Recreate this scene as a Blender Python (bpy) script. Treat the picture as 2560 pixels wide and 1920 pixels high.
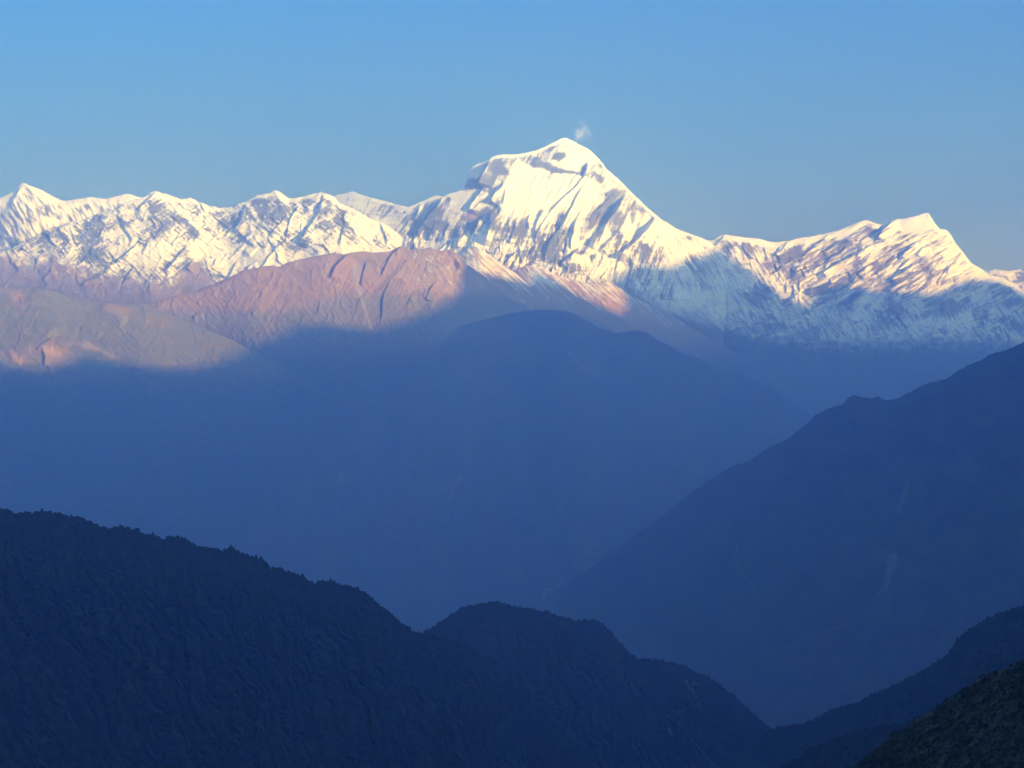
import bpy, math, random, time
import numpy as np

# ------------------------------------------------------------------ camera, sky, sun, exposure
sc = bpy.context.scene
for o in list(bpy.data.objects):
    bpy.data.objects.remove(o)

W, H, F = 2560.0, 1920.0, 4120.0      # photo size and focal length in photo pixels
YH, CZ = 865.0, 3210.0                # eye-level row, camera altitude in metres
ZG = 0.0                             # altitude of the valley floor

cam_data = bpy.data.cameras.new("camera")
cam = bpy.data.objects.new("camera", cam_data)
sc.collection.objects.link(cam)
cam.location = (0, 0, CZ)
cam.rotation_euler = (math.radians(90), 0, 0)
cam_data.sensor_width = 36.0
cam_data.lens = 36.0 * F / W
cam_data.shift_y = -(H / 2 - YH) / W
cam_data.clip_start = 1.0
cam_data.clip_end = 400000.0
sc.camera = cam

SUN_AZ = math.radians(132.0)          # clockwise from the viewing direction: behind, to the right
SUN_EL = math.radians(9.0)
SH = np.array([math.sin(SUN_AZ), math.cos(SUN_AZ)])          # horizontal direction towards the sun
SU = np.array([-SH[1], SH[0]])                               # across the sun's direction
if SU[0] < 0: SU = -SU

world = bpy.data.worlds.new("World")
sc.world = world
world.use_nodes = True
wn = world.node_tree
wn.nodes.clear()
sky = wn.nodes.new("ShaderNodeTexSky")
sky.sky_type = 'NISHITA'
sky.sun_disc = False
sky.sun_elevation = SUN_EL
sky.sun_rotation = SUN_AZ
sky.altitude = 3200.0
sky.air_density = 2.6
sky.dust_density = 2.0
sky.ozone_density = 10.0
bg = wn.nodes.new("ShaderNodeBackground")
bg.inputs["Strength"].default_value = 0.12
wo = wn.nodes.new("ShaderNodeOutputWorld")
tint = wn.nodes.new("ShaderNodeMix")             # white balance of the sky light, the same in every direction
tint.data_type = 'RGBA'; tint.blend_type = 'MULTIPLY'; tint.inputs["Factor"].default_value = 1.0
tint.inputs[7].default_value = (0.45, 0.66, 1.0, 1)
wn.links.new(sky.outputs[0], tint.inputs[6])
wn.links.new(tint.outputs[2], bg.inputs[0])
wn.links.new(bg.outputs[0], wo.inputs[0])

sun_data = bpy.data.lights.new("sun", 'SUN')
sun_data.energy = 4.9
sun_data.angle = math.radians(0.65)
sun_data.color = (0.92, 1.0, 0.80)
sun = bpy.data.objects.new("sun", sun_data)
sc.collection.objects.link(sun)
# a sun lamp shines along its local -Z
from mathutils import Vector
sdir = Vector((SH[0] * math.cos(SUN_EL), SH[1] * math.cos(SUN_EL), math.sin(SUN_EL)))
sun.rotation_euler = sdir.to_track_quat('Z', 'Y').to_euler()
sun.location = (0, 0, 9000)

sc.view_settings.view_transform = 'Standard'
sc.view_settings.look = 'None'
sc.view_settings.exposure = 1.7
sc.view_settings.gamma = 1.0
sc.cycles.use_denoising = True
sc.cycles.use_adaptive_sampling = False
sc.cycles.max_bounces = 10
sc.cycles.diffuse_bounces = 2
sc.cycles.volume_bounces = 8
sc.cycles.sample_clamp_indirect = 4.0

HAZE_DENSITY = 6.2e-5
HAZE_COLOR = (0.29, 0.47, 1.0)

# ------------------------------------------------------------------ noise
_rng = np.random.default_rng(7)
_P = _rng.permutation(512)
_P = np.concatenate([_P, _P, _P])
_ang = _rng.uniform(0, 2 * math.pi, 512)
_GX, _GY = np.cos(_ang), np.sin(_ang)
_RX, _RY, _RV = _rng.uniform(0, 1, (3, 512))

def gnoise(x, y, seed=0):
    xi = np.floor(x).astype(np.int64); yi = np.floor(y).astype(np.int64)
    fx = x - xi; fy = y - yi
    u = fx * fx * fx * (fx * (fx * 6 - 15) + 10); v = fy * fy * fy * (fy * (fy * 6 - 15) + 10)
    def g(ix, iy, dx, dy):
        h = _P[(_P[(ix + seed * 37) & 511] + iy) & 511]
        return _GX[h] * dx + _GY[h] * dy
    a = g(xi, yi, fx, fy); b = g(xi + 1, yi, fx - 1, fy)
    c = g(xi, yi + 1, fx, fy - 1); d = g(xi + 1, yi + 1, fx - 1, fy - 1)
    return ((a + (b - a) * u) * (1 - v) + (c + (d - c) * u) * v) * 1.5

def fbm(x, y, octaves=5, gain=0.5, seed=0, lac=2.03):
    s = 0; a = 1.0; t = 0
    for k in range(octaves):
        s = s + a * gnoise(x, y, seed + k); t += a
        a *= gain; x = x * lac + 17.3; y = y * lac - 9.1
    return s / t * 1.5

def ridged(x, y, octaves=5, gain=0.55, seed=0, lac=2.07):
    s = 0; a = 1.0; t = 0; w = 1.0
    for k in range(octaves):
        n = 1 - np.abs(gnoise(x, y, seed + k)) * 1.6
        n = np.clip(n, 0, 1) ** 2
        s = s + a * n * w; t += a
        w = np.clip(n * 1.6, 0, 1)
        a *= gain; x = x * lac + 31.7; y = y * lac + 11.9
    return s / t

def strokes(x, y, fams, seed=0, warp=1.0):
    """families of long ledges and gullies: fams = (angle, length, width, weight); -> 0..1 line strength, 0..1 ridge height"""
    wx = warp * (.35 * fbm(x / 40, y / 40, 3, seed=seed + 90)); wy = warp * (.35 * fbm(x / 40 + 7, y / 40, 3, seed=seed + 91))
    line = np.zeros_like(x); hgt = np.zeros_like(x); tw = 0
    for k, (ang, ln, wd, wt) in enumerate(fams):
        t = math.radians(ang); ca, sa = math.cos(t), math.sin(t)
        a = (x * ca + y * sa) / ln; b = (-x * sa + y * ca) / wd
        q = 1 - np.abs(gnoise(a + wx, b + wx * 1.5, seed + 3 * k)) * 1.9
        gate = np.clip(.55 + 1.3 * gnoise(x / (ln * .9) + 3, y / (ln * .9), seed + 3 * k + 1), 0, 1)
        line = np.maximum(line, sstep(.55, .92, q) * gate * min(1, wt * 1.4))
        hgt = hgt + wt * np.clip(q, 0, 1) ** 1.3 * gate; tw += wt
    return line, hgt / tw

def sstep(a, b, x):
    t = np.clip((x - a) / (b - a), 0, 1)
    return t * t * (3 - 2 * t)

# a gullied slope: rivers cutting into a tilted plane (stream-power erosion)
def gully_tile(nx, ny, seed, steps=22, K=1.0, m=0.45):
    rng = np.random.default_rng(seed)
    yy = np.arange(ny)[:, None] * np.ones((1, nx))
    h = yy * 1.0 + rng.normal(0, 1.2, (ny, nx))
    h[0] = 0
    n = nx * ny
    idx = np.arange(n).reshape(ny, nx)
    nb = []
    for dy in (-1, 0, 1):
        for dx in (-1, 0, 1):
            if dx or dy: nb.append((dy, dx, math.hypot(dx, dy)))
    for it in range(steps):
        best = np.zeros((ny, nx)); rec = idx.copy(); dist = np.ones((ny, nx))
        for dy, dx, L in nb:
            hh = np.roll(h, -dx, 1); ii = np.roll(idx, -dx, 1)
            hh = np.roll(hh, -dy, 0); ii = np.roll(ii, -dy, 0)
            s = (h - hh) / L
            if dy == -1: s[0] = -1
            if dy == 1: s[-1] = -1
            k = s > best
            best[k] = s[k]; rec[k] = ii[k]; dist[k] = L
        rec[0] = idx[0]
        order = np.argsort(h.ravel(), kind='stable').tolist()
        r = rec.ravel().tolist(); A = [1.0] * n
        for i in reversed(order):
            j = r[i]
            if j != i: A[j] += A[i]
        Fk = (K * 0.22 * np.asarray(A) ** m / dist.ravel()).tolist()
        hl = (h + 0.20).ravel(); hl[:nx] = 0; hl = hl.tolist()
        for i in order:
            j = r[i]
            if j != i:
                f = Fk[i]; hl[i] = (hl[i] + f * hl[j]) / (1 + f)
        h = np.asarray(hl).reshape(ny, nx)
    rel = h - h.mean(1, keepdims=True)
    rel = rel / rel.std()
    return rel[::-1].copy()          # row 0 is the crest

_t0 = time.time()
TILES = [gully_tile(300, 240, 1), gully_tile(300, 240, 5, K=0.8, m=0.5)]
print("tiles", round(time.time() - _t0, 1))

def tile(k, u, v):
    """u: repeats every 1, v in 0..1 from crest to foot"""
    T = TILES[k]; ny, nx = T.shape
    x = (u % 1.0) * nx; y = np.clip(v, 0, 0.999) * (ny - 1)
    xi = np.floor(x).astype(int) % nx; yi = np.floor(y).astype(int)
    fx = x - np.floor(x); fy = y - yi
    x1 = (xi + 1) % nx; y1 = np.minimum(yi + 1, ny - 1)
    return (T[yi, xi] * (1 - fx) + T[yi, x1] * fx) * (1 - fy) + (T[y1, xi] * (1 - fx) + T[y1, x1] * fx) * fy

# ------------------------------------------------------------------ drawing helpers in photo pixels
def rib_field(X, Y, ribs):
    """each rib: (points, height, width of the steep left flank, width of the gentle right flank)"""
    out = np.zeros_like(X)
    for pts, amp, wl, wr in ribs:
        pts = np.asarray(pts, float)
        pad = 3.0 * max(wl, wr)
        m = (X > pts[:, 0].min() - pad) & (X < pts[:, 0].max() + pad) & (Y > pts[:, 1].min() - pad * .5) & (Y < pts[:, 1].max() + pad * .5)
        if not m.any(): continue
        x = X[m]; y = Y[m]
        bd = np.full(x.shape, 1e9); side = np.zeros(x.shape); tt = np.zeros(x.shape)
        seg = np.hypot(*np.diff(pts, axis=0).T); tot = seg.sum(); acc = 0
        for (ax, ay), (bx, by), L in zip(pts[:-1], pts[1:], seg):
            t = np.clip(((x - ax) * (bx - ax) + (y - ay) * (by - ay)) / (L * L), 0, 1)
            dx = x - ax - t * (bx - ax); dy = y - ay - t * (by - ay)
            d = np.hypot(dx, dy); k = d < bd
            bd[k] = d[k]; side[k] = (dx * (by - ay) - dy * (bx - ax))[k]; tt[k] = ((acc + t * L) / tot)[k]
            acc += L
        sgn = np.where(side > 0, 1, -1)                        # +1: right of a line drawn downwards
        w = np.where(sgn > 0, wr, wl)
        s = bd / w
        val = np.where(sgn > 0, np.exp(-s), np.clip(1 - s, 0, 1)) * np.minimum(1, np.minimum(tt, 1 - tt) * 6 + 0.03) * np.clip(.9 + .4 * gnoise(x / 45, y / 45, 13), .6, 1.1)
        cur = out[m]; out[m] = np.maximum(cur, amp * val) + 0.25 * np.minimum(cur, amp * val)
    return out

def blobs(X, Y, lst):
    out = np.zeros_like(X)
    for cx, cy, rx, ry, ang, w in lst:
        a = math.radians(ang); c, s = math.cos(a), math.sin(a)
        dx = X - cx; dy = Y - cy
        q = ((dx * c + dy * s) / rx) ** 2 + ((-dx * s + dy * c) / ry) ** 2
        out = out + w * np.exp(-q * 1.1)
    return out

def line_mask(X, Y, pts, w0, w1=None):
    """soft mask along a line whose half width goes from w0 to w1"""
    pts = np.asarray(pts, float); w1 = w0 if w1 is None else w1
    out = np.zeros_like(X)
    pad = 3 * max(w0, w1)
    m = (X > pts[:, 0].min() - pad) & (X < pts[:, 0].max() + pad) & (Y > pts[:, 1].min() - pad) & (Y < pts[:, 1].max() + pad)
    if not m.any(): return out
    x = X[m]; y = Y[m]; v = np.zeros(x.shape)
    seg = np.hypot(*np.diff(pts, axis=0).T); tot = seg.sum(); acc = 0
    for (ax, ay), (bx, by), L in zip(pts[:-1], pts[1:], seg):
        t = np.clip(((x - ax) * (bx - ax) + (y - ay) * (by - ay)) / (L * L), 0, 1)
        d = np.hypot(x - ax - t * (bx - ax), y - ay - t * (by - ay))
        w = w0 + (w1 - w0) * (acc + t * L) / tot
        v = np.maximum(v, 1 - sstep(0.6, 1.4, d / w)); acc += L
    out[m] = v
    return out

def zc(pts, x0, y0, s):
    """points read off an enlarged crop -> photo pixels"""
    return [(x0 + a / s, y0 + b / s) for a, b in pts]

def z1(p): return zc(p, 0, 400, 2.458)
def z2(p): return zc(p, 800, 300, 2.458)
def z3(p): return zc(p, 1660, 400, 2.458)
def r1(p): return zc(p, 0, 440, 4.424)
def r2(p): return zc(p, 450, 440, 4.424)
def r3(p): return zc(p, 900, 320, 4.424)
def r4(p): return zc(p, 1300, 320, 4.424)
def r5(p): return zc(p, 1100, 560, 3.687)
def r6(p): return zc(p, 1700, 520, 4.609)
def r7(p): return zc(p, 2100, 520, 4.609)
def r8(p): return zc(p, 0, 680, 3.16)
def bl(f, lst):
    """blobs given in the coordinates of a crop"""
    s = (f([(1, 0)])[0][0] - f([(0, 0)])[0][0])
    return [(*f([(a, b)])[0], rx * s, ry * s, ang, w) for a, b, rx, ry, ang, w in lst]
def ribs_in(f, lst, k=22):
    s = (f([(1, 0)])[0][0] - f([(0, 0)])[0][0])
    out = []
    for p, amp, wl, wr in lst:
        wl *= s; wr *= s
        if wl <= wr: out.append((f(p), min(amp, k * wl + 1.6 * k), wl * 0.45, wr))     # a ledge that throws a shadow as wide as wl
        else: out.append((f(p), min(amp, 6.0 * wr), wl, wr))
    return out

def small_ribs(seed, n, box, ang, spread, length, wl, k=22, bend=12):
    """many small ribs scattered over a part of a face, running downhill at about the given angle"""
    r_ = np.random.default_rng(seed); out = []
    for _ in range(n):
        x, y = r_.uniform(box[0], box[1]), r_.uniform(box[2], box[3])
        t = r_.normal(ang, spread); L = r_.uniform(*length) * r_.uniform(.6, 1.0); w = r_.uniform(*wl)
        pts = [(x, y)]; m = 4
        for _i in range(m):
            x += L / m * math.cos(math.radians(t)); y += L / m * math.sin(math.radians(t)); t += r_.normal(0, bend)
            pts.append((x, y))
        out.append((pts, k * w + k, w * .5, w * r_.uniform(3, 7)))
    return out

# ------------------------------------------------------------------ materials
def new_mat(name):
    m = bpy.data.materials.new(name); m.use_nodes = True
    nt = m.node_tree; nt.nodes.clear()
    out = nt.nodes.new("ShaderNodeOutputMaterial"); b = nt.nodes.new("ShaderNodeBsdfPrincipled")
    nt.links.new(b.outputs[0], out.inputs[0])
    b.inputs["Roughness"].default_value = 0.9
    b.inputs["Specular IOR Level"].default_value = 0.15
    return m, nt, b

def noise_node(nt, scale, detail=6, rough=0.6, stretch=None):
    tc = nt.nodes.new("ShaderNodeNewGeometry")
    n = nt.nodes.new("ShaderNodeTexNoise")
    n.inputs["Scale"].default_value = scale; n.inputs["Detail"].default_value = detail; n.inputs["Roughness"].default_value = rough
    if stretch:
        mp = nt.nodes.new("ShaderNodeMapping"); mp.inputs["Scale"].default_value = stretch
        nt.links.new(tc.outputs["Position"], mp.inputs[0]); nt.links.new(mp.outputs[0], n.inputs["Vector"])
    else:
        nt.links.new(tc.outputs["Position"], n.inputs["Vector"])
    return n

def ramp(nt, src, stops):
    r = nt.nodes.new("ShaderNodeValToRGB")
    e = r.color_ramp.elements
    e[0].position = stops[0][0]; e[0].color = (*stops[0][1], 1)
    e[1].position = stops[-1][0]; e[1].color = (*stops[-1][1], 1)
    for p, c in stops[1:-1]:
        k = e.new(p); k.color = (*c, 1)
    nt.links.new(src, r.inputs[0])
    return r

def mix(nt, fac, a, b):
    m = nt.nodes.new("ShaderNodeMix"); m.data_type = 'RGBA'
    nt.links.new(fac, m.inputs["Factor"])
    for s, v in ((6, a), (7, b)):
        if isinstance(v, tuple): m.inputs[s].default_value = (*v, 1)
        else: nt.links.new(v, m.inputs[s])
    return m.outputs[2]

def attr(nt, name):
    a = nt.nodes.new("ShaderNodeAttribute"); a.attribute_name = name
    s = nt.nodes.new("ShaderNodeSeparateColor"); nt.links.new(a.outputs["Color"], s.inputs[0])
    return s.outputs

def mountain_material(name, rock, rock2, snow=(0.88, 0.88, 0.87), grass=(0.09, 0.085, 0.04), warm=(0.42, 0.27, 0.17), scar=(0.40, 0.36, 0.30), forest=(0.032, 0.040, 0.020)):
    m, nt, b = new_mat(name)
    c = attr(nt, "cover"); d = attr(nt, "tint")
    n = noise_node(nt, 0.004, 8, 0.65)
    col = ramp(nt, n.outputs["Fac"], [(0.32, rock), (0.68, rock2)]).outputs[0]
    col = mix(nt, d[0], col, warm)
    col = mix(nt, c[1], col, grass)
    col = mix(nt, d[1], col, forest)
    col = mix(nt, c[2], col, scar)
    col = mix(nt, c[0], col, snow)
    nt.links.new(col, b.inputs["Base Color"])
    return m

# ------------------------------------------------------------------ building a mountain
def link(o):
    sc.collection.objects.link(o); return o

def grid_mesh(name, V, cover=None, tint=None, mat=None):
    nr, nc, _ = V.shape
    me = bpy.data.meshes.new(name)
    me.vertices.add(nr * nc)
    me.vertices.foreach_set("co", V.reshape(-1).astype(np.float32))
    i = np.arange(nr * nc).reshape(nr, nc)
    q = np.stack([i[:-1, :-1], i[1:, :-1], i[1:, 1:], i[:-1, 1:]], -1).reshape(-1)
    nq = (nr - 1) * (nc - 1)
    me.loops.add(nq * 4); me.polygons.add(nq)
    me.loops.foreach_set("vertex_index", q.astype(np.int32))
    me.polygons.foreach_set("loop_start", np.arange(0, nq * 4, 4, dtype=np.int32))
    me.polygons.foreach_set("loop_total", np.full(nq, 4, dtype=np.int32))
    me.polygons.foreach_set("use_smooth", np.ones(nq, dtype=bool))
    for nm, a in (("cover", cover), ("tint", tint)):
        if a is not None:
            at = me.color_attributes.new(nm, 'FLOAT_COLOR', 'POINT')
            c = np.zeros((nr * nc, 4), np.float32); c[:, 3] = 1; c[:, :a.shape[-1]] = np.clip(a.reshape(nr * nc, -1), 0, 1)
            at.data.foreach_set("color", c.reshape(-1))
    me.update(); me.validate()
    if mat: me.materials.append(mat)
    return me

def tag(o, label, cat=None, kind=None, group=None):
    o["label"] = label
    if cat: o["category"] = cat
    if kind: o["kind"] = kind
    if group: o["group"] = group
    return o

SURF = {}

def interp(pts, x):
    p = np.asarray(sorted(pts)); return np.interp(x, p[:, 0], p[:, 1])

def mountain(name, label, cat, crest, depth, slope, ybot, x0, x1, dx, dy, relief, cover, mat, jag=1.2, jagw=9.0, backslope=0.75, seed=0, floor=ZG - 60, smooth=70):
    """a ridge as one solid: a front face that falls from the crest towards the viewer, and a back face.
    crest: skyline points in photo pixels; depth: (x, metres along the view axis) of the crest;
    slope: tan of the face's mean slope at (fraction down, tan)"""
    xs = np.arange(x0, x1 + dx, dx)
    yc = interp(crest, xs)
    yc = yc + jag * fbm(xs / jagw, xs * 0 + 3.7, 4, 0.6, seed=seed + 50) + jag * 0.5 * np.abs(gnoise(xs / (jagw * .35), xs * 0 + 1.1, seed + 77))
    kd = np.hanning(2 * int(110 / dx) + 3); kd /= kd.sum(); hd = len(kd) // 2
    Yc = np.convolve(np.pad(interp(depth, xs), hd, 'reflect', reflect_type='odd'), kd, 'valid')
    yb = np.maximum(interp(ybot, xs) if isinstance(ybot, list) else np.full_like(xs, float(ybot)), yc + 20)
    nv = max(8, int(np.max(yb - yc) / dy))
    v = np.linspace(0, 1, nv)[:, None]
    Xp = np.broadcast_to(xs, (nv, len(xs))).copy()
    Yp = yc + (yb - yc) * v
    ta = interp(slope, v) * np.ones_like(Xp)
    dl = -np.diff(Yp, axis=0) / (F * ta[1:] - (YH - Yp[1:]))
    lnY = np.concatenate([np.zeros((1, len(xs))), np.cumsum(dl, axis=0)], 0)
    # the face hangs from the smoothed crest, so that small summits and notches do not pleat it
    kw = np.hanning(2 * int(smooth / dx) + 3); kw /= kw.sum(); hw = len(kw) // 2
    ys = np.convolve(np.pad(yc, hw, 'edge'), kw, 'valid')
    q = (ys - yc) / ((yb - yc) / (nv - 1))
    qi = np.clip(np.floor(q).astype(int), 0, nv - 2); ci = np.arange(len(xs))
    lnY = lnY - (lnY[qi, ci] + (lnY[qi + 1, ci] - lnY[qi, ci]) * (q - qi))
    D = Yc * np.exp(lnY)
    rel = relief(Xp, Yp, v * np.ones_like(Xp), Yp - yc)
    D = D - rel
    cov, tin = cover(Xp, Yp, v * np.ones_like(Xp), Yp - yc, rel, D)
    P = np.stack([(Xp - W / 2) / F * D, D, CZ + (YH - Yp) / F * D], -1)
    SURF[name if name not in SURF else name + "+"] = (xs, yc, yb, nv, D)
    # foot of the front face, down to the valley floor
    foot = []
    last = P[-1]; tb = max(0.35, float(interp(slope, 1.0)))
    run = np.minimum(np.maximum(last[:, 2] - floor, 1) / tb, last[:, 1] * 0.9)
    for k in (0.25, 0.6, 1.0):
        q = last.copy(); q[:, 1] = last[:, 1] - run * k; q[:, 2] = last[:, 2] - (last[:, 2] - floor) * k
        foot.append(q)
    # the far side
    back = []
    first = P[0]
    ker = np.ones(41) / 41
    ysm = np.convolve(np.pad(first[:, 1], 20, 'edge'), ker, 'valid')
    drop = np.maximum(first[:, 2] - floor, 1)
    for k in (1.0, 0.7, 0.45, 0.25, 0.12, 0.05, 0.015):
        q = first.copy()
        q[:, 1] = first[:, 1] * (1 - min(1, k * 10)) + ysm * min(1, k * 10) + drop / backslope * k
        q[:, 2] = first[:, 2] - drop * (k + 0.04 * math.sin(k * math.pi) * fbm(xs / 60, xs * 0 + k * 7, 3, seed=seed + 9))
        back.append(q)
    V = np.concatenate([np.stack(back), P, np.stack(foot)], 0)
    def ext(a): return np.concatenate([np.repeat(a[:1], len(back), 0), a, np.repeat(a[-1:], len(foot), 0)], 0)
    me = grid_mesh(name, V, ext(cov), ext(tin), mat)
    o = link(bpy.data.objects.new(name, me))
    tag(o, label, cat, "structure")
    print(name, V.shape, round(time.time() - _t0, 1))
    return o

def st(*a): return np.stack(a, -1)

# ------------------------------------------------------------------ shared surface recipes
def lay(X, Y, D):
    """how far the face lies back: metres of depth per metre of height"""
    return np.clip(-np.gradient(D, axis=0) / np.gradient(Y, axis=0) / (D / F), -1, 4)

def blur_rows(a, n):
    if n < 2: return a
    k = np.ones(n) / n
    p = np.pad(a, ((n // 2, n - 1 - n // 2), (0, 0)), 'edge')
    c = np.cumsum(np.concatenate([np.zeros((1, a.shape[1])), p], 0), 0)
    return (c[n:] - c[:-n]) / n

def rot(X, Y, deg):
    a = math.radians(deg); c, s = math.cos(a), math.sin(a)
    return X * c + Y * s, -X * s + Y * c

# ------------------------------------------------------------------ ground: the valley floor, one sheet
MAT_ROCK = mountain_material("himalayan_rock_and_snow", (0.080, 0.085, 0.075), (0.18, 0.185, 0.15))
MAT_BROWN = mountain_material("dry_grass_hillside", (0.25, 0.155, 0.05), (0.37, 0.235, 0.08), grass=(0.14, 0.15, 0.05), warm=(0.44, 0.31, 0.13))
MAT_FOREST = mountain_material("forested_slope", (0.030, 0.040, 0.022), (0.065, 0.068, 0.040), grass=(0.10, 0.10, 0.05))
MAT_SCRUB = mountain_material("dry_scrub_slope", (0.035, 0.033, 0.018), (0.065, 0.058, 0.030), grass=(0.075, 0.062, 0.030), warm=(0.08, 0.05, 0.03))
MAT_NEAR = mountain_material("near_forest_floor", (0.014, 0.020, 0.010), (0.030, 0.034, 0.018), grass=(0.05, 0.046, 0.024))

n = 60
gx = np.linspace(-150000, 150000, n); gy = np.linspace(-120000, 200000, n)
GX, GY2 = np.meshgrid(gx, gy)
o = link(bpy.data.objects.new("ground", grid_mesh("ground", np.stack([GX, GY2, np.full_like(GX, ZG)], -1)[:, ::-1], st(np.zeros_like(GX), np.full_like(GX, .4), np.zeros_like(GX)), st(np.zeros_like(GX)), MAT_FOREST)))
tag(o, "dark forested valley floor between the mountain slopes", "ground", "structure")

# ------------------------------------------------------------------ far left pyramid and snow dome
def rel_pyr(X, Y, v, dy):
    r = 150 * rib_field(X, Y, [(z1([(145, 138), (250, 240), (300, 300), (290, 350)]), 1, 14, 60), (z1([(145, 138), (60, 300), (-40, 450)]), .9, 10, 60),
                               (z1([(360, 260), (420, 330), (480, 400)]), .6, 8, 40)])
    a, b = rot(X, Y, -28)
    r += 55 * ridged(a / 26, b / 120, 5, .45, seed=3) + 9 * fbm(X / 9, Y / 9, 4, seed=8)
    return r * sstep(0, 12, dy)
def cov_pyr(X, Y, v, dy, rel, D):
    a, b = rot(X, Y, -28)
    n = fbm(a / 8, b / 36, 5, 0.6, seed=21)
    s = 0.42 + 0.25 * (lay(X, Y, D) - 0.9) + n * 0.8 + 0.5 * (1 - sstep(6, 30, dy)) - blobs(X, Y, bl(z1, [(30, 400, 120, 150, 0, .28), (200, 330, 90, 60, 0, .2), (560, 270, 150, 30, 5, .25), (150, 200, 60, 20, 20, .3), (0, 480, 100, 80, 0, .25)]))
    return st(sstep(0.1, 0.42, s), 0 * s, 0 * s), st(sstep(.1, .5, fbm(X / 14, Y / 14, 3, seed=5)) * .5)
SKY_L = [(-420, 520), (-200, 505), (-90, 512)] + z1([(0, 235), (50, 210), (90, 195), (115, 158), (145, 138), (180, 155), (260, 185), (310, 215), (370, 245), (400, 252), (480, 238), (570, 228), (650, 238), (720, 222), (785, 207), (830, 220), (870, 232), (960, 262), (1100, 330), (1300, 420)])
mountain("snow_pyramid_mountain", "farthest white pyramid peak with a snow dome, behind the rocky snow range", "mountain",
         SKY_L, [(-400, 39500), (600, 38500)], [(0, 1.1), (1, 0.8)], 700, -420, 520, 1.7, 1.7, rel_pyr, cov_pyr, MAT_ROCK, jag=1.3, seed=1)

# ------------------------------------------------------------------ rocky snow range on the left
SKY_2 = [(-420, 700), (-150, 655), (0, 628)] + z1([(50, 555), (110, 520), (200, 475), (290, 425), (350, 408), (440, 375), (470, 370), (530, 360), (570, 340), (620, 318), (690, 310), (740, 275), (790, 250), (870, 232), (910, 215), (925, 198), (960, 188), (1010, 208), (1060, 222), (1120, 242), (1170, 230), (1220, 255), (1280, 278), (1340, 292), (1420, 288), (1460, 268), (1500, 258), (1540, 240), (1580, 215), (1650, 205), (1690, 184), (1730, 203), (1770, 230), (1800, 235), (1860, 225), (1920, 205), (1970, 197), (2020, 210), (2050, 225)]) + [(850, 508), (885, 522), (926, 546)] + z2([(400, 640), (470, 690), (540, 740), (640, 800), (760, 870)])
R2RIBS = ribs_in(r2, [([(1620, 235), (1560, 350), (1490, 480), (1420, 580), (1340, 680), (1320, 780)], 330, 46, 260),
                      ([(1545, 510), (1500, 590), (1420, 670), (1340, 770)], 200, 24, 150),
                      ([(1785, 470), (1720, 560), (1650, 670)], 170, 18, 150),
                      ([(1815, 345), (1800, 450), (1810, 560), (1780, 700), (1760, 800)], 180, 40, 160),
                      ([(1340, 300), (1260, 420), (1190, 560), (1170, 700)], 130, 40, 200),
                      ([(1060, 150), (1120, 260), (1230, 420)], 160, 160, 60),
                      ([(790, 250), (880, 420), (1000, 560), (1090, 640)], 200, 120, 40),
                      ([(760, 290), (700, 420), (600, 600), (570, 640)], 150, 50, 120),
                      ([(600, 560), (740, 700), (850, 770)], 140, 60, 70),
                      ([(0, 400), (130, 500), (250, 600), (330, 680)], 170, 130, 50),
                      ([(1910, 170), (1850, 240), (1700, 330)], 130, 40, 120),
                      ([(2130, 460), (2000, 420), (1900, 330)], 100, 40, 90)]) + \
         ribs_in(r1, [([(1730, 160), (1650, 250), (1540, 380), (1480, 430)], 160, 40, 160), ([(1740, 170), (1850, 330), (2000, 470), (2180, 580)], 180, 90, 60),
                      ([(1850, 520), (1740, 640), (1600, 710)], 160, 14, 130), ([(2090, 780), (1990, 880), (1900, 980), (1800, 1080)], 260, 50, 120),
                      ([(2150, 930), (2050, 1030)], 220, 40, 60), ([(2100, 780), (2130, 900), (2160, 930)], 150, 60, 40),
                      ([(1080, 410), (1000, 520), (930, 600)], 130, 40, 120), ([(1080, 410), (1150, 520), (1240, 640)], 150, 100, 50),
                      ([(790, 510), (700, 560), (620, 600)], 110, 40, 100), ([(800, 510), (900, 620), (1040, 760), (1180, 800)], 180, 100, 50),
                      ([(520, 610), (560, 700), (640, 780)], 120, 60, 60), ([(1540, 730), (1420, 830), (1250, 980), (1130, 1060)], 200, 30, 100),
                      ([(1140, 1060), (1240, 1150), (1350, 1220)], 140, 120, 60), ([(1140, 1060), (1000, 1150), (860, 1220)], 120, 60, 110),
                      ([(550, 880), (640, 960), (760, 1040)], 140, 100, 60), ([(1380, 290), (1290, 350), (1220, 420)], 100, 30, 80)])
FAM_L = ((36, 105, 13, 1.0), (-40, 90, 12, 0.9), (52, 51, 7, 0.7), (-28, 45, 6, 0.6), (20, 39, 5, 0.5), (70, 36, 5, 0.4))
R2RIBS += small_ribs(1, 90, (-100, 900, 500, 680), 130, 9, (25, 90), (1.3, 4)) + small_ribs(2, 90, (-100, 960, 490, 670), 46, 9, (25, 80), (1.3, 3.6))
def rel_left(X, Y, v, dy):
    wx = 10 * fbm(X / 60, Y / 60, 3, seed=31); wy = 10 * fbm(X / 60 + 9, Y / 60, 3, seed=33)
    r = rib_field(X + wx * .5, Y + wy * .5, R2RIBS)
    r = r + 5 * tile(0, (X + wx * 1.5) / 900, np.clip(dy + 30, 0, 330) / 330)
    a, b = rot(X, Y, 35); r = r + 34 * ridged((a + wx) / 60, (b + wy) / 40, 5, .40, seed=41)
    r = r + 36 * strokes(X, Y, FAM_L, 40)[1]
    r = r + 4 * fbm(X / 7, Y / 7, 4, .6, seed=44)
    return r * sstep(-2, 10, dy)
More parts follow.
